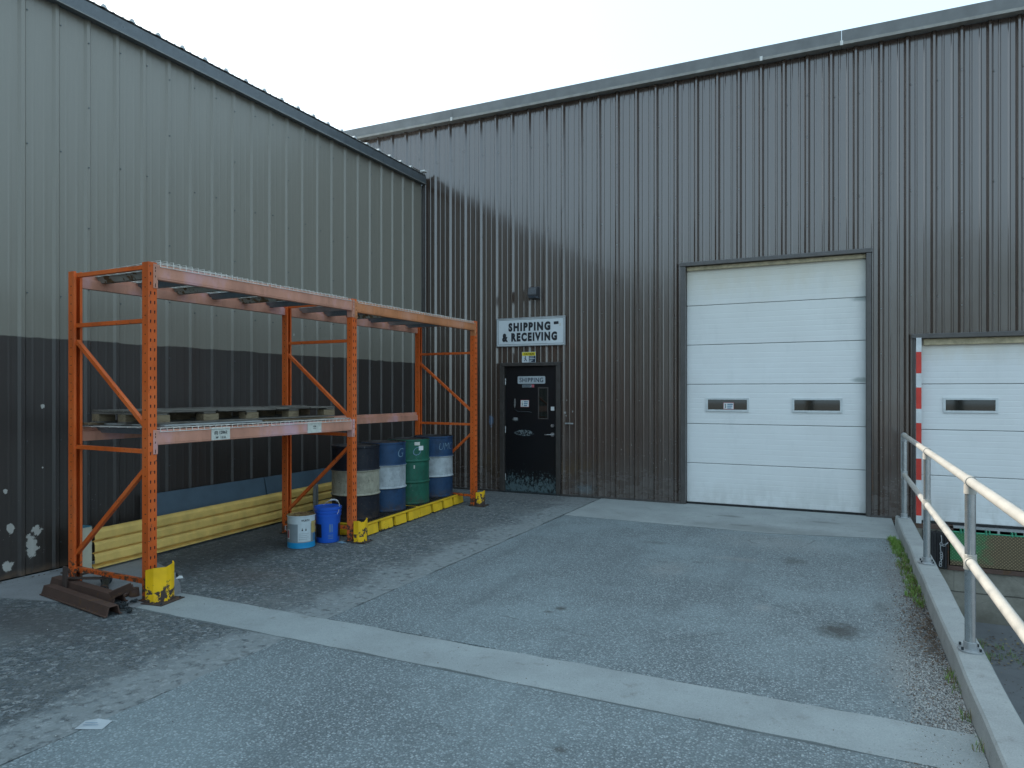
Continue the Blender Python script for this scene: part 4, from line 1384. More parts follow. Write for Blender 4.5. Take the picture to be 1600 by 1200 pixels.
while x > -PWd + 0.05:
    w = R.uniform(0.085, 0.125)
    for a, b in ((0.0 + R.uniform(0, .02), 1.60 + (0.02 if i % 2 else -0.25)), (1.61 + (0.02 if i % 2 else -0.25), PLn - R.uniform(0, .02))):
        T = Matrix.Translation((0, 0, R.uniform(0, 0.002))) @ Matrix.Rotation(R.uniform(-.004, .004), 4, 'X')
        MB().box(x - w, x, a, b, 0.0965, 0.113, T=T).build("deck_board", 'wood', pl, bevel=0.002)
    x -= w + R.uniform(0.012, 0.03)
    i += 1
o = MB().box(-0.90, 0.0, 0, 1.05, 0, 0.012).build("plywood_sheet", 'ply', loc=RT @ Vector((-0.10, 0.22, 1.3985)), rot=(0, 0, rk.rotation_euler.z - 0.01), bevel=0.002)
tag(o, "thin pale plywood sheet under the left half of the wooden pallet", "board")
o = MB().box(-0.88, -0.03, 0, 1.00, 0, 0.010).build("plywood_sheet", 'plybrown', loc=RT @ Vector((-0.10, 1.34, 1.3985)), rot=(0, 0, rk.rotation_euler.z), bevel=0.002)
tag(o, "thin brown board under the right half of the wooden pallet", "board")
o = MB().box(-0.10, 0.0, 0, 0.55, 0, 0.020).build("loose_plank", 'plybrown', loc=RT @ Vector((-0.92, 0.09, 1.398)), rot=(0, 0, rk.rotation_euler.z), bevel=0.003)
tag(o, "short brown plank at the rear left corner of the lower rack shelf", "plank")


# column guards bolted in front of the posts
def guard(x, y, label, h=0.29, sx=1.0, rz=0.0, seed=0):
    rr = random.Random(seed)
    g = empty("column_guard", (x, y, 0.004), rz)
    tag(g, label, "column guard", "yellow column guards at the feet of the rack")
    plan = [(-0.005, -0.060), (0.070, -0.056), (0.112, -0.030), (0.128, 0.020), (0.128, 0.070), (0.110, 0.120), (0.085, 0.135)]
    plan = [(p[0] * sx, p[1] * sx) for p in plan]
    t = 0.007
    mb = MB()
    n = len(plan)
    outer, inner = [], []
    for i, p in enumerate(plan):
        a = Vector(plan[max(0, i - 1)])
        b = Vector(plan[min(n - 1, i + 1)])
        d = (b - a).normalized()
        nr = Vector((-d.y, d.x))
        outer.append(Vector(p))
        inner.append(Vector(p) + nr * t)
    tops = [h * (0.96 + 0.10 * i / (n - 1)) + rr.uniform(-0.012, 0.010) for i in range(n)]
    rings = []
    for i in range(n):
        o_, q = outer[i], inner[i]
        rings.append([(o_.x, o_.y, 0.008), (q.x, q.y, 0.008), (q.x, q.y, tops[i]), (o_.x, o_.y, tops[i])])
    vs = [p for r_ in rings for p in r_]
    fs = []
    for i in range(n - 1):
        for k in range(4):
            fs.append((i * 4 + k, (i + 1) * 4 + k, (i + 1) * 4 + (k + 1) % 4, i * 4 + (k + 1) % 4))
    fs += [(0, 1, 2, 3), (n * 4 - 1, n * 4 - 2, n * 4 - 3, n * 4 - 4)]
    mb.add(vs, fs)
    mb.build("guard_plate", 'yellow', g, merge=True)
    MB().box(-0.03 * sx, 0.175 * sx, -0.085 * sx, 0.165 * sx, 0.0, 0.0075).build("base_plate", 'rustdark', g, bevel=0.002)
    for (a, b) in ((0.150 * sx, -0.06 * sx), (0.150 * sx, 0.14 * sx)):
        MB().tube([(a, b, 0.0075), (a, b, 0.017)], 0.009, 6, smooth=False).build("anchor_bolt", 'iron', g)
    return g


guard(-5.005, 3.790, "large yellow column guard with rusty base at the near left front post", 0.285, 1.0, 0.15, 1)
guard(-4.925, 6.285, "bent yellow column guard with torn top beside the blue pail", 0.24, 0.80, 0.1, 2)
guard(-4.870, 9.045, "small scraped yellow column guard at the far front post", 0.215, 0.80, 0.1, 3)

# ================================================================== DRUMS AND SPILL PALLETS
SPR = math.atan2(0.21, 2.70)


def spill(x, y, L, label):
    s = empty("spill_pallet", (x, y, 0.0), SPR)
    tag(s, label, "spill pallet", "yellow spill pallets under the drums")
    Wd, H = 1.15, 0.150
    segs = 4
    mb = MB()
    # slotted front: lower row of feet separated by fork notches
    step_ = L / segs
    for i in range(segs):
        a, b = i * step_ + (0.0 if i == 0 else 0.034), (i + 1) * step_ - (0.0 if i == segs - 1 else 0.034)
        mb.prism([(0.0, 0.012), (-0.012, H - 0.025), (-0.10, H - 0.025), (-0.10, 0.012)], a, b, Matrix(((1, 0, 0, 0), (0, 0, 1, 0), (0, 1, 0, 0), (0, 0, 0, 1))))
    mb.box(-Wd, -0.045, 0.004, L - 0.004, 0.010, H - 0.026)
    mb.box(-Wd, -0.003, 0.0, L, H - 0.0145, H - 0.004)
    mb.box(-Wd, -0.02, 0.0, L, H - 0.0245, H - 0.0150)
    mb.box(-Wd - 0.004, -0.02, -0.004, 0.002, 0.03, 0.075)
    mb.build("sump", 'spillyellow', s, bevel=0.006)
    g = MB()
    for i in range(22):
        y_ = 0.05 + (L - 0.10) * i / 21
        g.box(-Wd + 0.05, -0.05, y_ - 0.008, y_ + 0.008, H - 0.0035, H + 0.008)
    for i in range(14):
        x_ = -Wd + 0.06 + (Wd - 0.12) * i / 13
        g.box(x_ - 0.008, x_ + 0.008, 0.04, L - 0.04, H - 0.0030, H + 0.0075)
    g.build("grate", 'grate', s)
    for i in range(1, segs):
        MB().box(-0.046, -0.0405, i * step_ - 0.033, i * step_ + 0.033, 0.012, H - 0.028).build("fork_slot_shade", 'grate', s)  # black plate set in each notch to paint its shade
    return s


spill(-4.985, 6.52, 1.345, "near yellow spill pallet carrying the black drum")
spill(-4.985 - math.sin(SPR) * 1.355, 6.52 + math.cos(SPR) * 1.355, 1.345, "far yellow spill pallet carrying the green drum")


def drum(x, y, z, cols, label, rz=0.0, lean=0.0):
    d = empty("steel_drum", (x, y, z), rz)
    tag(d, label, "drum", "steel drums on the spill pallets")
    r = 0.286
    rr = random.Random(int(x * 1000))
    prof = [(0.0, 0.012), (r - 0.008, 0.012), (r - 0.006, 0.0), (r + 0.004, 0.0), (r + 0.005, 0.018), (r, 0.024), (r, 0.275),
            (r + 0.004, 0.283), (r + 0.013, 0.292), (r + 0.013, 0.298), (r + 0.004, 0.307), (r, 0.314), (r, 0.565),
            (r + 0.004, 0.573), (r + 0.013, 0.582), (r + 0.013, 0.588), (r + 0.004, 0.597), (r, 0.604), (r, 0.850),
            (r + 0.005, 0.858), (r + 0.005, 0.880), (r - 0.006, 0.880), (r - 0.008, 0.862), (0.0, 0.860)]
    lo, mid, hi = 0, 1, 2
    mats = []
    for i in range(len(prof) - 1):
        zm = (prof[i][1] + prof[i + 1][1]) / 2
        if i >= len(prof) - 4: mats.append(3)
        elif zm < 0.288: mats.append(0)
        elif zm < 0.590: mats.append(1)
        else: mats.append(2)
    mb = MB().lathe(prof, 48, mats=mats)
    mb.build("drum_body", [cols[0], cols[1], cols[2], 'lid'], d)
    for a, rad in ((0.7, 0.030), (3.9, 0.020)):
        cx, cy = 0.215 * math.cos(a), 0.215 * math.sin(a)
        MB().tube([(cx, cy, 0.861), (cx, cy, 0.874)], rad, 12).build("bung", 'iron', d)
    return d


def chalk_on_drum(d, txt, size, ang, z, mat='chalk', w=None):
    me = text_mesh(txt, size, w, -0.003, 0.25)
    me.materials.append(M[mat])
    r = 0.2875
    for v in me.vertices:
        a = ang + v.co.x / r
        rad = r + (0.0008 if v.co.z > 0 else 0)
        v.co = Vector((rad * math.cos(a), rad * math.sin(a), z + v.co.y))
    return link("chalk_mark", me, d)


dr1 = drum(-5.39, 6.87, 0.158, ('dblack', 'dbeige', 'dblack'), "black drum with a stained beige middle band nearest the blue pail")
dr2 = drum(-5.43, 7.50, 0.158, ('dblue', 'dwhite', 'dblue'), "blue drum with a white middle band between the black and green drums")
dr3 = drum(-5.47, 8.14, 0.158, ('dgreen', 'dgreen', 'dgreen'), "green drum with two small white labels near its rim")
dr4 = drum(-5.50, 8.84, 0.158, ('dblue', 'dwhite', 'dblue'), "blue and white banded drum chalked UMC at the far end of the row")
va = lambda d: math.atan2(-d.location.y, -d.location.x)      # direction towards the yard viewpoint
chalk_on_drum(dr4, "UMC", 0.15, va(dr4) + 0.75, 0.735, w=0.26)
chalk_on_drum(dr2, "G", 0.17, va(dr2) + 0.88, 0.745)
chalk_on_drum(dr3, "O", 0.17, va(dr3) + 0.42, 0.72)


def wrap_patch(d, a0, a1, z0, z1, mat, name, r=0.2885, n=6):
    vs = []
    for i in range(n + 1):
        a = a0 + (a1 - a0) * i / n
        vs += [(r * math.cos(a), r * math.sin(a), z0), (r * math.cos(a), r * math.sin(a), z1)]
    fs = [(2 * i, 2 * i + 2, 2 * i + 3, 2 * i + 1) for i in range(n)]
    return MB().add(vs, fs, 0, True).build(name, mat, d)


t0 = va(dr3)
wrap_patch(dr3, t0 + 0.28, t0 + 0.56, 0.80, 0.845, 'label', "paper_label")
wrap_patch(dr3, t0 + 0.50, t0 + 0.76, 0.73, 0.79, 'paper', "paper_label")
wrap_patch(dr3, t0 - 0.50, t0 - 0.40, 0.69, 0.79, 'label', "paint_run")
wrap_patch(dr3, t0 + 0.24, t0 + 0.30, 0.485, 0.53, 'label', "paint_run")

# ================================================================== PAILS
can = empty("paint_can", (-5.345, 5.87, 0.001))
tag(can, "white and grey tin with a cyan foot and rusty lid beside the blue pail", "tin")
rc = 0.146
MB().lathe([(0, 0.004), (rc - .004, 0.004), (rc, 0.0), (rc + .003, 0.006), (rc, 0.012), (rc, 0.062), (rc, 0.262), (rc, 0.332), (rc + .004, 0.338), (rc + .004, 0.350), (rc - .006, 0.352), (rc - .012, 0.344), (0, 0.342)],
           40, mats=[2, 2, 2, 2, 2, 0, 1, 1, 1, 3, 3, 3]).build("can_body", ['cangrey', 'canwhite', 'cyan', 'canrust'], can)
tv = math.atan2(-5.87, 5.345)
wrap_patch(can, tv - 0.25, tv + 0.72, 0.070, 0.262, 'canwhite', "white_panel", rc + 0.0012, 8)
wrap_patch(can, tv - 1.30, tv - 0.95, 0.10, 0.20, 'paper', "white_frame", rc + 0.0010, 4)
wrap_patch(can, tv - 1.26, tv - 0.99, 0.108, 0.192, 'pinkprint', "red_panel", rc + 0.0018, 4)
wrap_patch(can, tv + 0.78, tv + 1.40, 0.16, 0.285, 'ochre', "ochre_panel", rc + 0.0012, 6)
wrap_patch(can, tv + 0.95, tv + 1.35, 0.07, 0.15, 'tealprint', "blue_panel", rc + 0.0012, 5)
me = text_mesh("WURTH", 0.030, 0.09, 0.0008)
me.materials.append(M['ink'])
for v in me.vertices:
    a = tv + 0.30 + v.co.x / rc
    v.co = Vector(((rc + .001) * math.cos(a), (rc + .001) * math.sin(a), 0.300 + v.co.y))
link("lettering", me, can)
for da in (0.02, 0.28):
    a = tv + da
    wrap_patch(can, a, a + 0.10, 0.190, 0.205, 'ink', "hazard_mark", rc + 0.002, 2)
    wrap_patch(can, a + 0.035, a + 0.065, 0.205, 0.220, 'ink', "hazard_mark", rc + 0.002, 2)
for i in range(4):
    wrap_patch(can, tv - 0.18, tv + 0.55 - 0.12 * (i % 2), 0.158 - 0.02 * i, 0.161 - 0.02 * i, 'cangrey', "text_line", rc + 0.002, 6)
a = tv - 1.55
MB().tube([((rc + .004) * math.cos(a), (rc + .004) * math.sin(a), 0.23), ((rc + .02) * math.cos(a), (rc + .02) * math.sin(a), 0.235), ((rc + .022) * math.cos(a), (rc + .022) * math.sin(a), 0.19), ((rc + .006) * math.cos(a), (rc + .006) * math.sin(a), 0.18)], 0.004, 6).build("handle_ear", 'galv', can)
# bail hanging down the back
MB().tube([((rc + .008) * math.cos(tv - 1.55 - t), (rc + .008) * math.sin(tv - 1.55 - t), 0.21 - 0.15 * math.sin(t)) for t in [math.pi * k / 12 for k in range(13)]], 0.003, 5).build("bail_handle", 'galv', can)

pail = empty("plastic_pail", (-5.255, 6.20, 0.001))
tag(pail, "bright blue plastic pail with lid and white handle tilted up", "pail")
MB().lathe([(0, 0.004), (0.120, 0.004), (0.124, 0.0), (0.126, 0.006), (0.139, 0.290), (0.146, 0.290), (0.147, 0.312), (0.141, 0.314), (0.142, 0.330), (0.150, 0.330), (0.151, 0.345), (0.143, 0.348), (0.144, 0.365), (0.153, 0.366), (0.154, 0.392), (0.146, 0.397), (0.136, 0.388), (0.0, 0.386)], 44).build("pail_body", 'pailblue', pail)
tp = math.atan2(-6.20, 5.255)


def pail_patch(a0, a1, z0, z1, mat, name):
    n = 6
    vs = []
    rr_ = lambda z: 0.1268 + 0.013 * z / 0.29
    for i in range(n + 1):
        a = a0 + (a1 - a0) * i / n
        vs += [(rr_(z0) * math.cos(a), rr_(z0) * math.sin(a), z0), (rr_(z1) * math.cos(a), rr_(z1) * math.sin(a), z1)]
    return MB().add(vs, [(2 * i, 2 * i + 2, 2 * i + 3, 2 * i + 1) for i in range(n)], 0, True).build(name, mat, pail)


pail_patch(tp - 1.25, tp - 0.55, 0.06, 0.21, 'pailblack', "black_panel")
pail_patch(tp + 0.95, tp + 1.4, 0.06, 0.21, 'pailblack', "black_panel")
pail_patch(tp + 0.10, tp + 0.16, 0.12, 0.21, 'chalk', "stripe_mark")
pail_patch(tp + 0.20, tp + 0.26, 0.12, 0.21, 'chalk', "stripe_mark")
pail_patch(tp + 0.33, tp + 0.38, 0.12, 0.21, 'chalk', "stripe_mark")
for i in range(3):
    pail_patch(tp + 0.02, tp + 0.45, 0.085 - 0.018 * i, 0.090 - 0.018 * i, 'chalk', "text_line")
ax = tp + math.pi / 2
ear = [Vector((0.150 * math.cos(tp + 0.75), 0.150 * math.sin(tp + 0.75), 0.318)), Vector((0.150 * math.cos(tp + 0.75 + math.pi), 0.150 * math.sin(tp + 0.75 + math.pi), 0.318))]
cx = (ear[0] + ear[1]) / 2
uu = (ear[0] - ear[1]) / 2
ww = Vector((-uu.y, uu.x, 0)).normalized() * 0.10 + Vector((0, 0, 0.135))
pts = [cx + uu * math.cos(t) + ww * math.sin(t) for t in [math.pi * k / 16 for k in range(17)]]
MB().tube(pts, 0.0035, 6).build("bail_handle", 'wire', pail)
MB().tube(pts[6:11], 0.010, 8).build("handle_grip", 'paper', pail)

# ================================================================== GUARDRAIL AND SHEETS AGAINST THE WALL
gr = empty("guardrail", (-6.345, 4.20, 0.0), math.atan2(0.245, 3.62))
tag(gr, "pale yellow ribbed steel guardrail lying along the wall behind the rack", "guardrail")
T = Matrix(((1, 0, 0, 0), (0, 0, 1, 0), (0, 1, 0, 0), (0, 0, 0, 1)))


def wavebeam(L, y0):
    zs, xs = [], []
    H0, H1 = 0.020, 0.400
    prof = [(0.0, H0), (0.0, H0 + 0.014), (-0.045, H0 + 0.030), (-0.045, H0 + 0.040)]
    n = 3
    for k in range(n):
        z = H0 + 0.045 + k * 0.112
        prof += [(0.010, z + 0.003), (0.016, z + 0.012), (0.016, z + 0.070), (0.004, z + 0.098), (-0.026, z + 0.100), (-0.026, z + 0.106)]
    prof += [(0.0, H1 - 0.012), (0.0, H1 - 0.002)]
    back = [(x - 0.005, z) for x, z in reversed(prof)]
    return MB().prism(prof + back, y0, y0 + L, T)


wavebeam(3.28, 0.0).build("rail_beam", 'railyellow', gr)
wavebeam(1.15, 3.285).build("rail_beam", 'railyellow', gr)


def post(x, y, h, w, mat):
    p = empty("guardrail_post")
    p.parent = gr
    p.location = (x, y, 0)
    MB().box(-w / 2, w / 2, 0, 0.11, 0.010, h).build("post_tube", mat, p, bevel=0.003)
    MB().box(-w / 2 - 0.05, w / 2 + 0.04, -0.05, 0.15, 0.004, 0.014).build("base_plate", 'rustdark', p)
    MB().box(-w / 2 + .002, w / 2 - .002, 0.002, 0.108, h + 0.0005, h + 0.008).build("post_cap", 'teal', p)
    hb = MB()
    for xx in (-w * 0.28, 0.0, w * 0.28):
        for i in range(5):
            hb.tube([(xx, -0.0002, 0.10 + i * 0.078 + (0.03 if xx == 0 else 0)), (xx, -0.0012, 0.10 + i * 0.078 + (0.03 if xx == 0 else 0))], 0.006, 6, smooth=False)
    hb.build("bolt_hole_shade", 'hole', p)  # dark discs on the solid post, painted as shaded holes
    return p


post(-0.083, -0.125, 0.425, 0.155, 'cream')
MB().box(0.022, 0.030, 3.215, 3.325, 0.03, 0.415).box(0.0305, 0.045, 3.235, 3.25, 0.03, 0.415).box(0.0305, 0.045, 3.29, 3.305, 0.03, 0.415).build("splice_post", 'galv', gr, bevel=0.002)

for (y0, y1, lab) in ((4.96, 6.655, "long slate blue sheet leaning on the wall, the one nearer the rack's first post"), (6.675, 8.55, "slate blue sheet leaning on the wall behind the middle rack post")):
    th = math.radians(12)
    Tm = Matrix.Translation((-6.56, 0, 0.012)) @ Matrix.Rotation(-th, 4, 'Y')
    o = MB().box(-0.018, 0, y0, y1, 0, 0.595, T=Tm).build("metal_sheet", 'sheetblue', bevel=0.002)
    tag(o, lab, "metal sheet")


# ================================================================== SCRAP ON THE GROUND
def hat(L, w=0.095, h=0.066, t=0.007):
    pr = [(-w / 2 - 0.02, 0), (-w / 2 + 0.004, 0), (-w * 0.30, h), (w * 0.30, h), (w / 2 - 0.004, 0), (w / 2 + 0.02, 0),
          (w / 2 + 0.02, t), (w / 2 + 0.006, t), (w * 0.30 + 0.006, h + t), (-w * 0.30 - 0.006, h + t), (-w / 2 - 0.006, t), (-w / 2 - 0.02, t)]
    return MB().prism(pr, 0, L, T)


def between(mb, name, mat, a, b, z, roll=0.0, bevel=0.002):
    d = Vector((b[0] - a[0], b[1] - a[1]))
    return mb.build(name, mat, loc=(a[0], a[1], z), rot=(0, roll, math.atan2(-d.x, d.y)), bevel=bevel)


o = between(hat(1.06), "rusty_channel", 'rust', (-5.995, 3.575), (-4.95, 3.425), 0.006)
tag(o, "rusty steel channel lying nearest the camera in front of the rack foot", "steel channel")
o = between(hat(1.02), "rusty_channel", 'rust', (-6.20, 3.765), (-5.20, 3.645), 0.006, roll=0.05)
tag(o, "rusty steel channel lying behind the other one against the rack foot", "steel channel")
o = MB().box(0, 0.16, 0, 0.008, 0, 0.075).box(0, 0.16, 0.0081, 0.06, 0, 0.008).build("angle_offcut", 'rust', loc=(-5.10, 3.52, 0.085), rot=(0.5, -0.35, 0.9), bevel=0.002)
tag(o, "short rusty angle offcut lying across the ends of the two channels", "steel offcut")
o = MB().box(0, 0.36, 0, 0.05, 0, 0.012).build("flat_bar", 'rustdark', loc=(-5.98, 3.70, 0.09), rot=(0, -0.02, 0.35), bevel=0.002)
tag(o, "short dark flat bar resting across the channels at the rear rack post", "steel bar")
o = MB().box(0, 0.042, 0, 0.02, 0, 0.20).build("upright_offcut", 'rustdark', loc=(-5.93, 3.645, 0.02), rot=(0, 0.05, 0.1), bevel=0.003)
tag(o, "dark steel stub standing upright between channels by the rear rack post", "steel offcut")
pp = empty("pipe_stub", (-5.70, 3.87, 0.045), math.radians(-38))
tag(pp, "short dark iron pipe with a flange lying under the rack", "pipe")
MB().tube([(-0.17, 0, 0), (0.17, 0, -0.012)], 0.030, 14).build("pipe_body", 'iron', pp)
MB().tube([(-0.175, 0, 0.0), (-0.15, 0, 0.0)], 0.047, 14).build("flange", 'iron', pp)
MB().tube([(0.12, 0, -0.01), (0.15, 0, -0.011)], 0.036, 8, smooth=False).build("coupling", 'rustdark', pp)
o = MB().tube([(0.062 * math.cos(t), 0.062 * math.sin(t), 0) for t in [2 * math.pi * k / 20 for k in range(21)]], 0.015, 8, caps=False).build("rusty_ring", 'rust', loc=(-5.38, 3.79, 0.022), rot=(0.15, 0.1, 0))
tag(o, "rusty steel ring on the concrete between the rack's two near posts", "ring")
o = MB().tube([(0, 0, -0.03), (0, 0, 0.035)], [0.04, 0.034], 10).build("rusty_nut", 'rust', loc=(-5.27, 3.83, 0.036))
tag(o, "rusty steel collar standing on end beside the rusty ring", "collar")
mb = MB()
rr = random.Random(4)
for s_ in range(5):
    p = Vector((-5.03 + rr.uniform(-.08, .08), 3.57 + rr.uniform(-.06, .06), 0.012))
    a = rr.uniform(0, 6.28)
    pts = [p.copy()]
    for i in range(16):
        a += rr.uniform(-0.8, 0.8)
        p = p + Vector((math.cos(a), math.sin(a), 0)) * 0.022
        if (p.xy - Vector((-5.03, 3.57))).length > 0.13: a += 2.4
        p.z = 0.012 + rr.uniform(0, 0.018)
        pts.append(p.copy())
    chain_links(mb, pts, 0.009, 0.003)
o = mb.build("chain_pile", 'iron')
tag(o, "small heap of dark steel chain at the end of the rusty channels", "chain")
# small litter
o = MB().add([(-0.03, 0, 0.002), (0.035, 0.01, 0.004), (0.02, 0.035, 0.02), (-0.02, 0.03, 0.012), (0.0, 0.015, 0.028)], [(0, 1, 4), (1, 2, 4), (2, 3, 4), (3, 0, 4)]).build("crumpled_foil", 'paper', loc=(-5.40, 4.36, 0.0), rot=(0, 0, 0.6))
tag(o, "tiny crumpled white wrapper on the asphalt behind the near yellow guard", "litter")
o = MB().add([(-0.05, -0.02, 0.001), (0.05, -0.03, 0.001), (0.07, 0.02, 0.006), (-0.04, 0.03, 0.004), (0.01, 0.0, 0.020)], [(0, 1, 4), (1, 2, 4), (2, 3, 4), (3, 0, 4)]).build("glass_shard", 'chalk', loc=(-5.07, 6.19, 0.0))
tag(o, "small pale scrap on the ground between the blue pail and orange post", "litter")
pa = MB().add([(-0.10, -0.07, 0.003), (0.10, -0.075, 0.003), (0.105, 0.07, 0.006), (0.0, 0.072, 0.016), (-0.095, 0.07, 0.005), (0.0, 0.0, 0.010)],
              [(0, 1, 5), (1, 2, 5), (2, 3, 5), (3, 4, 5), (4, 0, 5)]).build("paper_scrap", 'signgrey', loc=(-3.42, 2.26, 0.0), rot=(0, 0, 0.45))
pa.scale = (0.7, 0.6, 1)
tag(pa, "white sheet of paper lying on the asphalt at the lower left", "litter")
MB().box(-0.06, 0.05, -0.03, -0.025, 0.012, 0.0125).box(-0.06, 0.03, 0.0, 0.005, 0.0145, 0.015).build("print_line", 'tealprint', pa)

# ================================================================== HANDRAIL
hr = empty("handrail", (0.700, 0, 0.13))
tag(hr, "two bar pipe handrail bolted to the concrete kerb beside the dock", "handrail")
TZ, MZ = 1.150 - 0.13, 0.665 - 0.13
YL = 7.90                     # beyond this the rail lies in the building's shadow


def railpts(z, a, b, n=6):
    return [(0, a + (b - a) * i / n, z) for i in range(n + 1)]


MB().tube(railpts(TZ, -6, 9.80, 12), 0.0270, 16).build("top_rail", 'railwhite', hr)
MB().tube(railpts(MZ, -6, 9.90, 12), 0.0270, 16).build("middle_rail", 'railwhite', hr)
loop = [(0, 9.80, TZ)]
for i in range(7):
    t = math.pi / 2 * i / 6
    loop.append((0, 9.955 + 0.07 * math.sin(t), TZ - 0.07 + 0.07 * math.cos(t)))
for i in range(7):
    t = math.pi / 2 * i / 6
    loop.append((0, 9.955 + 0.07 * math.cos(t), MZ + 0.07 - 0.07 * math.sin(t)))
loop.append((0, 9.86, MZ))
MB().tube(loop, 0.0255, 16).build("end_loop", 'galvpipe', hr)
for i, y in enumerate((9.83, 7.31, 4.96, 2.50, 0.0, -2.5, -5.0)):
    p = empty("post")
    p.parent = hr
    p.location = (0, y, 0)
    MB().tube([(0, 0, 0.010), (0, 0, TZ - 0.024)], 0.0290, 18).build("post_tube", 'galvpipe', p)
    MB().tube([(0, 0, TZ - 0.075), (0, 0, TZ - 0.020)], 0.0335, 18).build("tee_fitting", 'railwhite' if i else 'galv', p)
    MB().tube([(0, -0.045, TZ), (0, 0.045, TZ)], 0.0325, 18).build("tee_fitting", 'railwhite' if i else 'galv', p)
    MB().tube([(0, 0, MZ - 0.045), (0, 0, MZ + 0.045)], 0.0345, 18).tube([(0, -0.045, MZ), (0, 0.045, MZ)], 0.0325, 18).build("cross_fitting", 'railwhite' if i else 'galv', p)
    MB().tube([(0, 0, 0.012), (0, 0, 0.055)], 0.0360, 18).build("flange_collar", 'galv', p)
    fl = []
    for k in range(24):
        a = 2 * math.pi * k / 24
        c, s_ = math.cos(a), math.sin(a)
        e_ = 2 / 2.6
        fl.append((0.060 * abs(c) ** e_ * (1 if c > 0 else -1) * 1.08, 0.075 * abs(s_) ** e_ * (1 if s_ > 0 else -1)))
    MB().prism(fl, 0.002, 0.014).build("base_flange", 'galv', p, bevel=0.002)
    for (a, b) in ((-0.046, -0.048), (0.046, -0.048), (-0.046, 0.048), (0.046, 0.048)):
        MB().tube([(a, b, 0.014), (a, b, 0.030)], 0.0075, 6, smooth=False).build("anchor_bolt", 'iron', p)


# ================================================================== GRASS, GRAVEL, LEAVES
def rock(mb, x, y, z, s, rr, mat):
    d = []
    for v in ((1, 0, 0), (-1, 0, 0), (0, 1, 0), (0, -1, 0), (0, 0, 1), (0, 0, -0.6)):
        k = s * rr.uniform(0.6, 1.25)
        d.append(Vector(v) * k)
    Rz = Matrix.Rotation(rr.uniform(0, 6.28), 3, 'Z') @ Matrix.Rotation(rr.uniform(-.5, .5), 3, 'X')
    vs = [Rz @ q + Vector((x, y, z)) for q in d]
    mb.add(vs, [(0, 2, 4), (2, 1, 4), (1, 3, 4), (3, 0, 4), (2, 0, 5), (1, 2, 5), (3, 1, 5), (0, 3, 5)], mat)


rr = random.Random(11)
mb = MB()
for i in range(14000):
    y = rr.uniform(1.5, 9.0) if rr.random() < 0.55 else rr.gauss(4.0, 0.75)
    u = rr.random() ** 1.7
    wdt = 0.10 + 0.16 * max(0, 1 - abs(y - 5.4) / 1.6) + 0.22 * max(0, 1 - abs(y - 3.6) / 1.6) + 0.05 * noise.noise(Vector((0, y * 2, 0)))
    x = 0.598 - u * wdt - (abs(rr.gauss(0, 0.07)) if rr.random() < 0.35 else 0)
    c = noise.noise(Vector((x * 5, y * 3.0, 1.0)))
    if y > 6.6:
        if rr.random() < 0.55: continue
    if 3.63 < y < 4.06 and rr.random() < 0.6: continue
    if y < 5.1: m = rr.choice((0, 0, 0, 0, 0, 1, 2))
    else: m = rr.choice((1, 1, 2, 2, 0))
    s = rr.uniform(0.002, 0.0062)
    rock(mb, x, y, s * 0.3, s, rr, m)
for i in range(1300):    # loose grit scattered over the yard
    x, y = rr.uniform(-6.4, 0.5), rr.uniform(1.6, 10.2)
    if rr.random() > 0.30 + 0.7 * (noise.noise(Vector((x * 1.2, y * 1.2, 4))) > 0.1): continue
    s = rr.uniform(0.002, 0.0048)
    rock(mb, x, y, 0.004 + s * 0.2, s, rr, rr.choice((0, 0, 1, 2)))
o = mb.build("gravel", ['stoneA', 'stoneB', 'stoneC'])
tag(o, "loose gravel and grit washed up along the foot of the kerb", "gravel", kind='stuff')


def blades(mb, cx, cy, z, n, rad, hgt, rr, dry=0.2):
    for i in range(n):
        a, d = rr.uniform(0, 6.28), rad * math.sqrt(rr.random())
        x, y = cx + d * math.cos(a) * 0.6, cy + d * math.sin(a)
        h = hgt * rr.uniform(0.4, 1.1)
        b = rr.uniform(0, 6.28)
        w = rr.uniform(0.0012, 0.0026)
        lean = rr.uniform(0.2, 0.9) * h
        s, c = math.sin(b), math.cos(b)
        p0, p1 = (x - s * w, y + c * w, z), (x + s * w, y - c * w, z)
        m1 = (x + c * lean * 0.35 + s * w * .7, y + s * lean * 0.35 - c * w * .7, z + h * 0.6)
        m0 = (x + c * lean * 0.35 - s * w * .7, y + s * lean * 0.35 + c * w * .7, z + h * 0.6)
        tp_ = (x + c * lean, y + s * lean, z + h)
        mb.add([p0, p1, m1, m0, tp_], [(0, 1, 2, 3), (3, 2, 4)], 1 if rr.random() < dry else 0)


mb = MB()
rr = random.Random(21)
for i in range(95):
    t = rr.random()
    y = 9.02 - 2.75 * t
    x = 0.585 - abs(rr.gauss(0, 0.045)) - (0.02 if y > 8.2 else 0)
    dens = 1.0 if y > 8.2 else 0.7
    blades(mb, x, y, 0.0, int(42 * dens), 0.060, 0.055 if y > 8 else 0.045, rr, 0.12 if y > 8 else 0.35)
for y in (4.85, 4.75, 4.6, 4.25, 3.9):
    blades(mb, 0.585, y, 0.0, 30, 0.06, 0.05, rr, 0.4)
o = mb.build("grass", ['grass', 'drygrass'])
tag(o, "green grass and weeds growing between the asphalt and the kerb", "grass", kind='stuff')

mb = MB()
rr = random.Random(31)


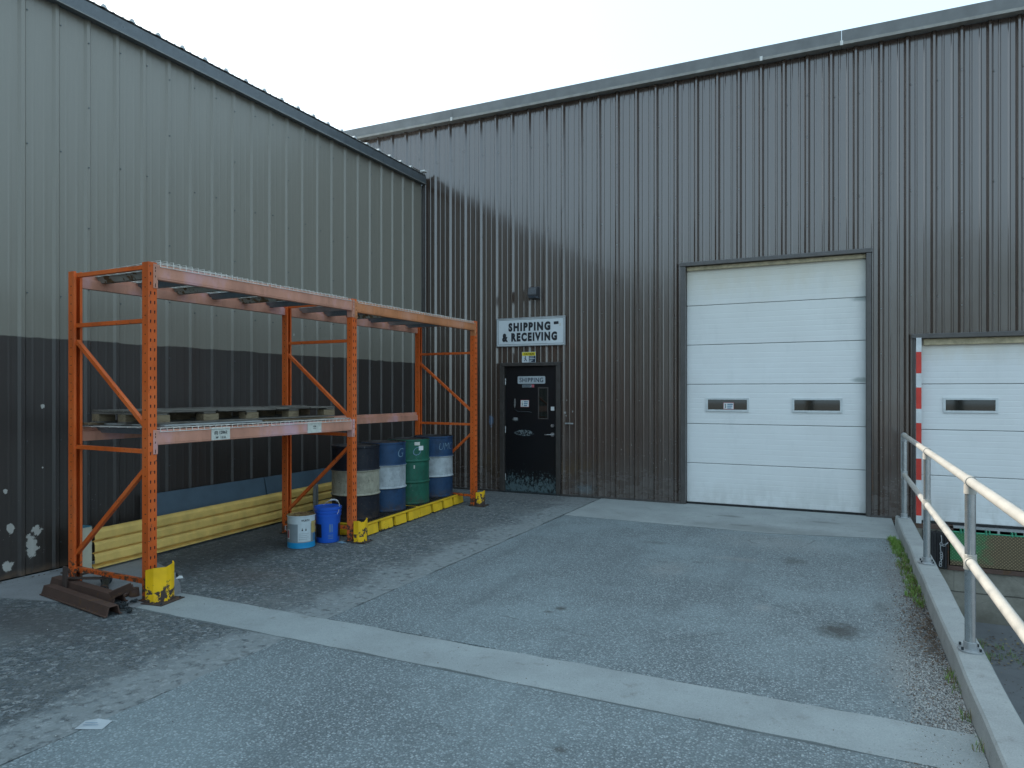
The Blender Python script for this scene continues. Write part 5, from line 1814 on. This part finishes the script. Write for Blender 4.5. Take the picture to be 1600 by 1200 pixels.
def leaf(mb, x, y, z, s, rr, mat):
    a = rr.uniform(0, 6.28)
    Rm = Matrix.Rotation(a, 3, 'Z') @ Matrix.Rotation(rr.uniform(-.6, .6), 3, 'X')
    vs = [Rm @ Vector(p) * s + Vector((x, y, z)) for p in ((-1, 0, 0), (-0.2, 0.5, 0.12), (0.9, 0.1, 0.2), (0, -0.5, 0.1))]
    mb.add(vs, [(0, 1, 2, 3)], mat)


for i in range(620):
    y = rr.gauss(5.75, 0.42)
    x = 0.590 - abs(rr.gauss(0, 0.075))
    leaf(mb, x, y, 0.004 + rr.uniform(0, 0.012), rr.uniform(0.006, 0.014), rr, 0)
for i in range(120):
    leaf(mb, 0.59 - abs(rr.gauss(0, 0.08)), rr.uniform(6.3, 9), 0.005, rr.uniform(0.005, 0.011), rr, 0)
for i in range(60):
    leaf(mb, -6.68 + abs(rr.gauss(0, 0.04)), rr.uniform(3.3, 4.4), 0.008, rr.uniform(0.006, 0.016), rr, 0)
# weeds and leaves on the lower drive
for i in range(1500):
    y = rr.gauss(9.25, 0.28)
    x = 0.80 + rr.random() ** 1.2 * 2.6
    leaf(mb, x, y + 0.05 * x, -1.236 + rr.uniform(0, 0.02), rr.uniform(0.008, 0.022), rr, rr.choice((0, 0, 1)))
for i in range(500):
    leaf(mb, 0.80 + rr.random() * 2.2, rr.uniform(6.6, 8.6), -1.236 + rr.uniform(0, 0.01), rr.uniform(0.006, 0.015), rr, 0)
o = mb.build("fallen_leaves", ['leaf', 'drygrass'])
tag(o, "dead leaves and plant litter along the kerb and on the lower drive", "leaf litter", kind='stuff')
mb = MB()
rr = random.Random(33)
for i in range(26):
    blades(mb, 0.84 + rr.random() * 1.6, 9.3 + rr.gauss(0, 0.16), -1.238, 26, 0.08, 0.06, rr, 0.3)
o = mb.build("weeds", ['grass', 'drygrass'])
tag(o, "low green weeds growing on the lower drive beside the kerb wall", "weeds", kind='stuff')


# ================================================================== TREES ACROSS THE YARD (seen in reflections)
def tree(x, y, h, seed, label, proto=None):
    rr = random.Random(seed)
    t = empty("tree", (x, y, -0.02))
    tag(t, label, "tree", "trees on the far side of the yard")
    mb = MB()
    mb.tube([(0, 0, 0), (0.1, 0, h * 0.3), (0.0, 0.1, h * 0.6), (0.1, 0.1, h * 0.85)], [0.28, 0.2, 0.12, 0.04], 8)
    for i in range(6):
        a = rr.uniform(0, 6.28)
        z = h * rr.uniform(0.25, 0.6)
        mb.tube([(0.05, 0.05, z), (math.cos(a) * h * 0.14, math.sin(a) * h * 0.14, z + h * 0.12), (math.cos(a) * h * 0.24, math.sin(a) * h * 0.24, z + h * 0.2)], [0.1, 0.06, 0.02], 6)
    mb.build("trunk", 'bark', t)
    mb = MB()
    cl = [(rr.uniform(-1, 1) * h * 0.24, rr.uniform(-1, 1) * h * 0.24, h * rr.uniform(0.22, 0.92), h * rr.uniform(0.08, 0.16)) for _ in range(22)]
    for cx_, cy_, cz_, cr in cl:
        for i in range(150):
            v = Vector((rr.gauss(0, 1), rr.gauss(0, 1), rr.gauss(0, 1))).normalized() * cr * rr.uniform(0.6, 1.1)
            p = Vector((cx_, cy_, cz_)) + v
            s = rr.uniform(0.10, 0.22)
            Rm = Matrix.Rotation(rr.uniform(0, 6.28), 3, 'Z') @ Matrix.Rotation(rr.uniform(0, 3.14), 3, 'X')
            mb.add([p + Rm @ Vector(q) * s for q in ((-1, -.6, 0), (1, -.5, 0.1), (0.8, .6, 0), (-.8, .5, .2))], [(0, 1, 2, 3)])
    mb.build("crown", 'crown', t)
    return t


for i, (x, y, h) in enumerate(((-34, -34, 11), (-22, -31, 13), (-12, -33, 12), (-2, -30, 11), (7, -33, 13), (16, -31, 12), (26, -33, 13), (38, -30, 12))):
    tree(x, y, h, 50 + i, "broad green tree %s of the row behind the camera across the yard" % ("first", "second", "third", "fourth", "fifth", "sixth", "seventh", "last")[i])
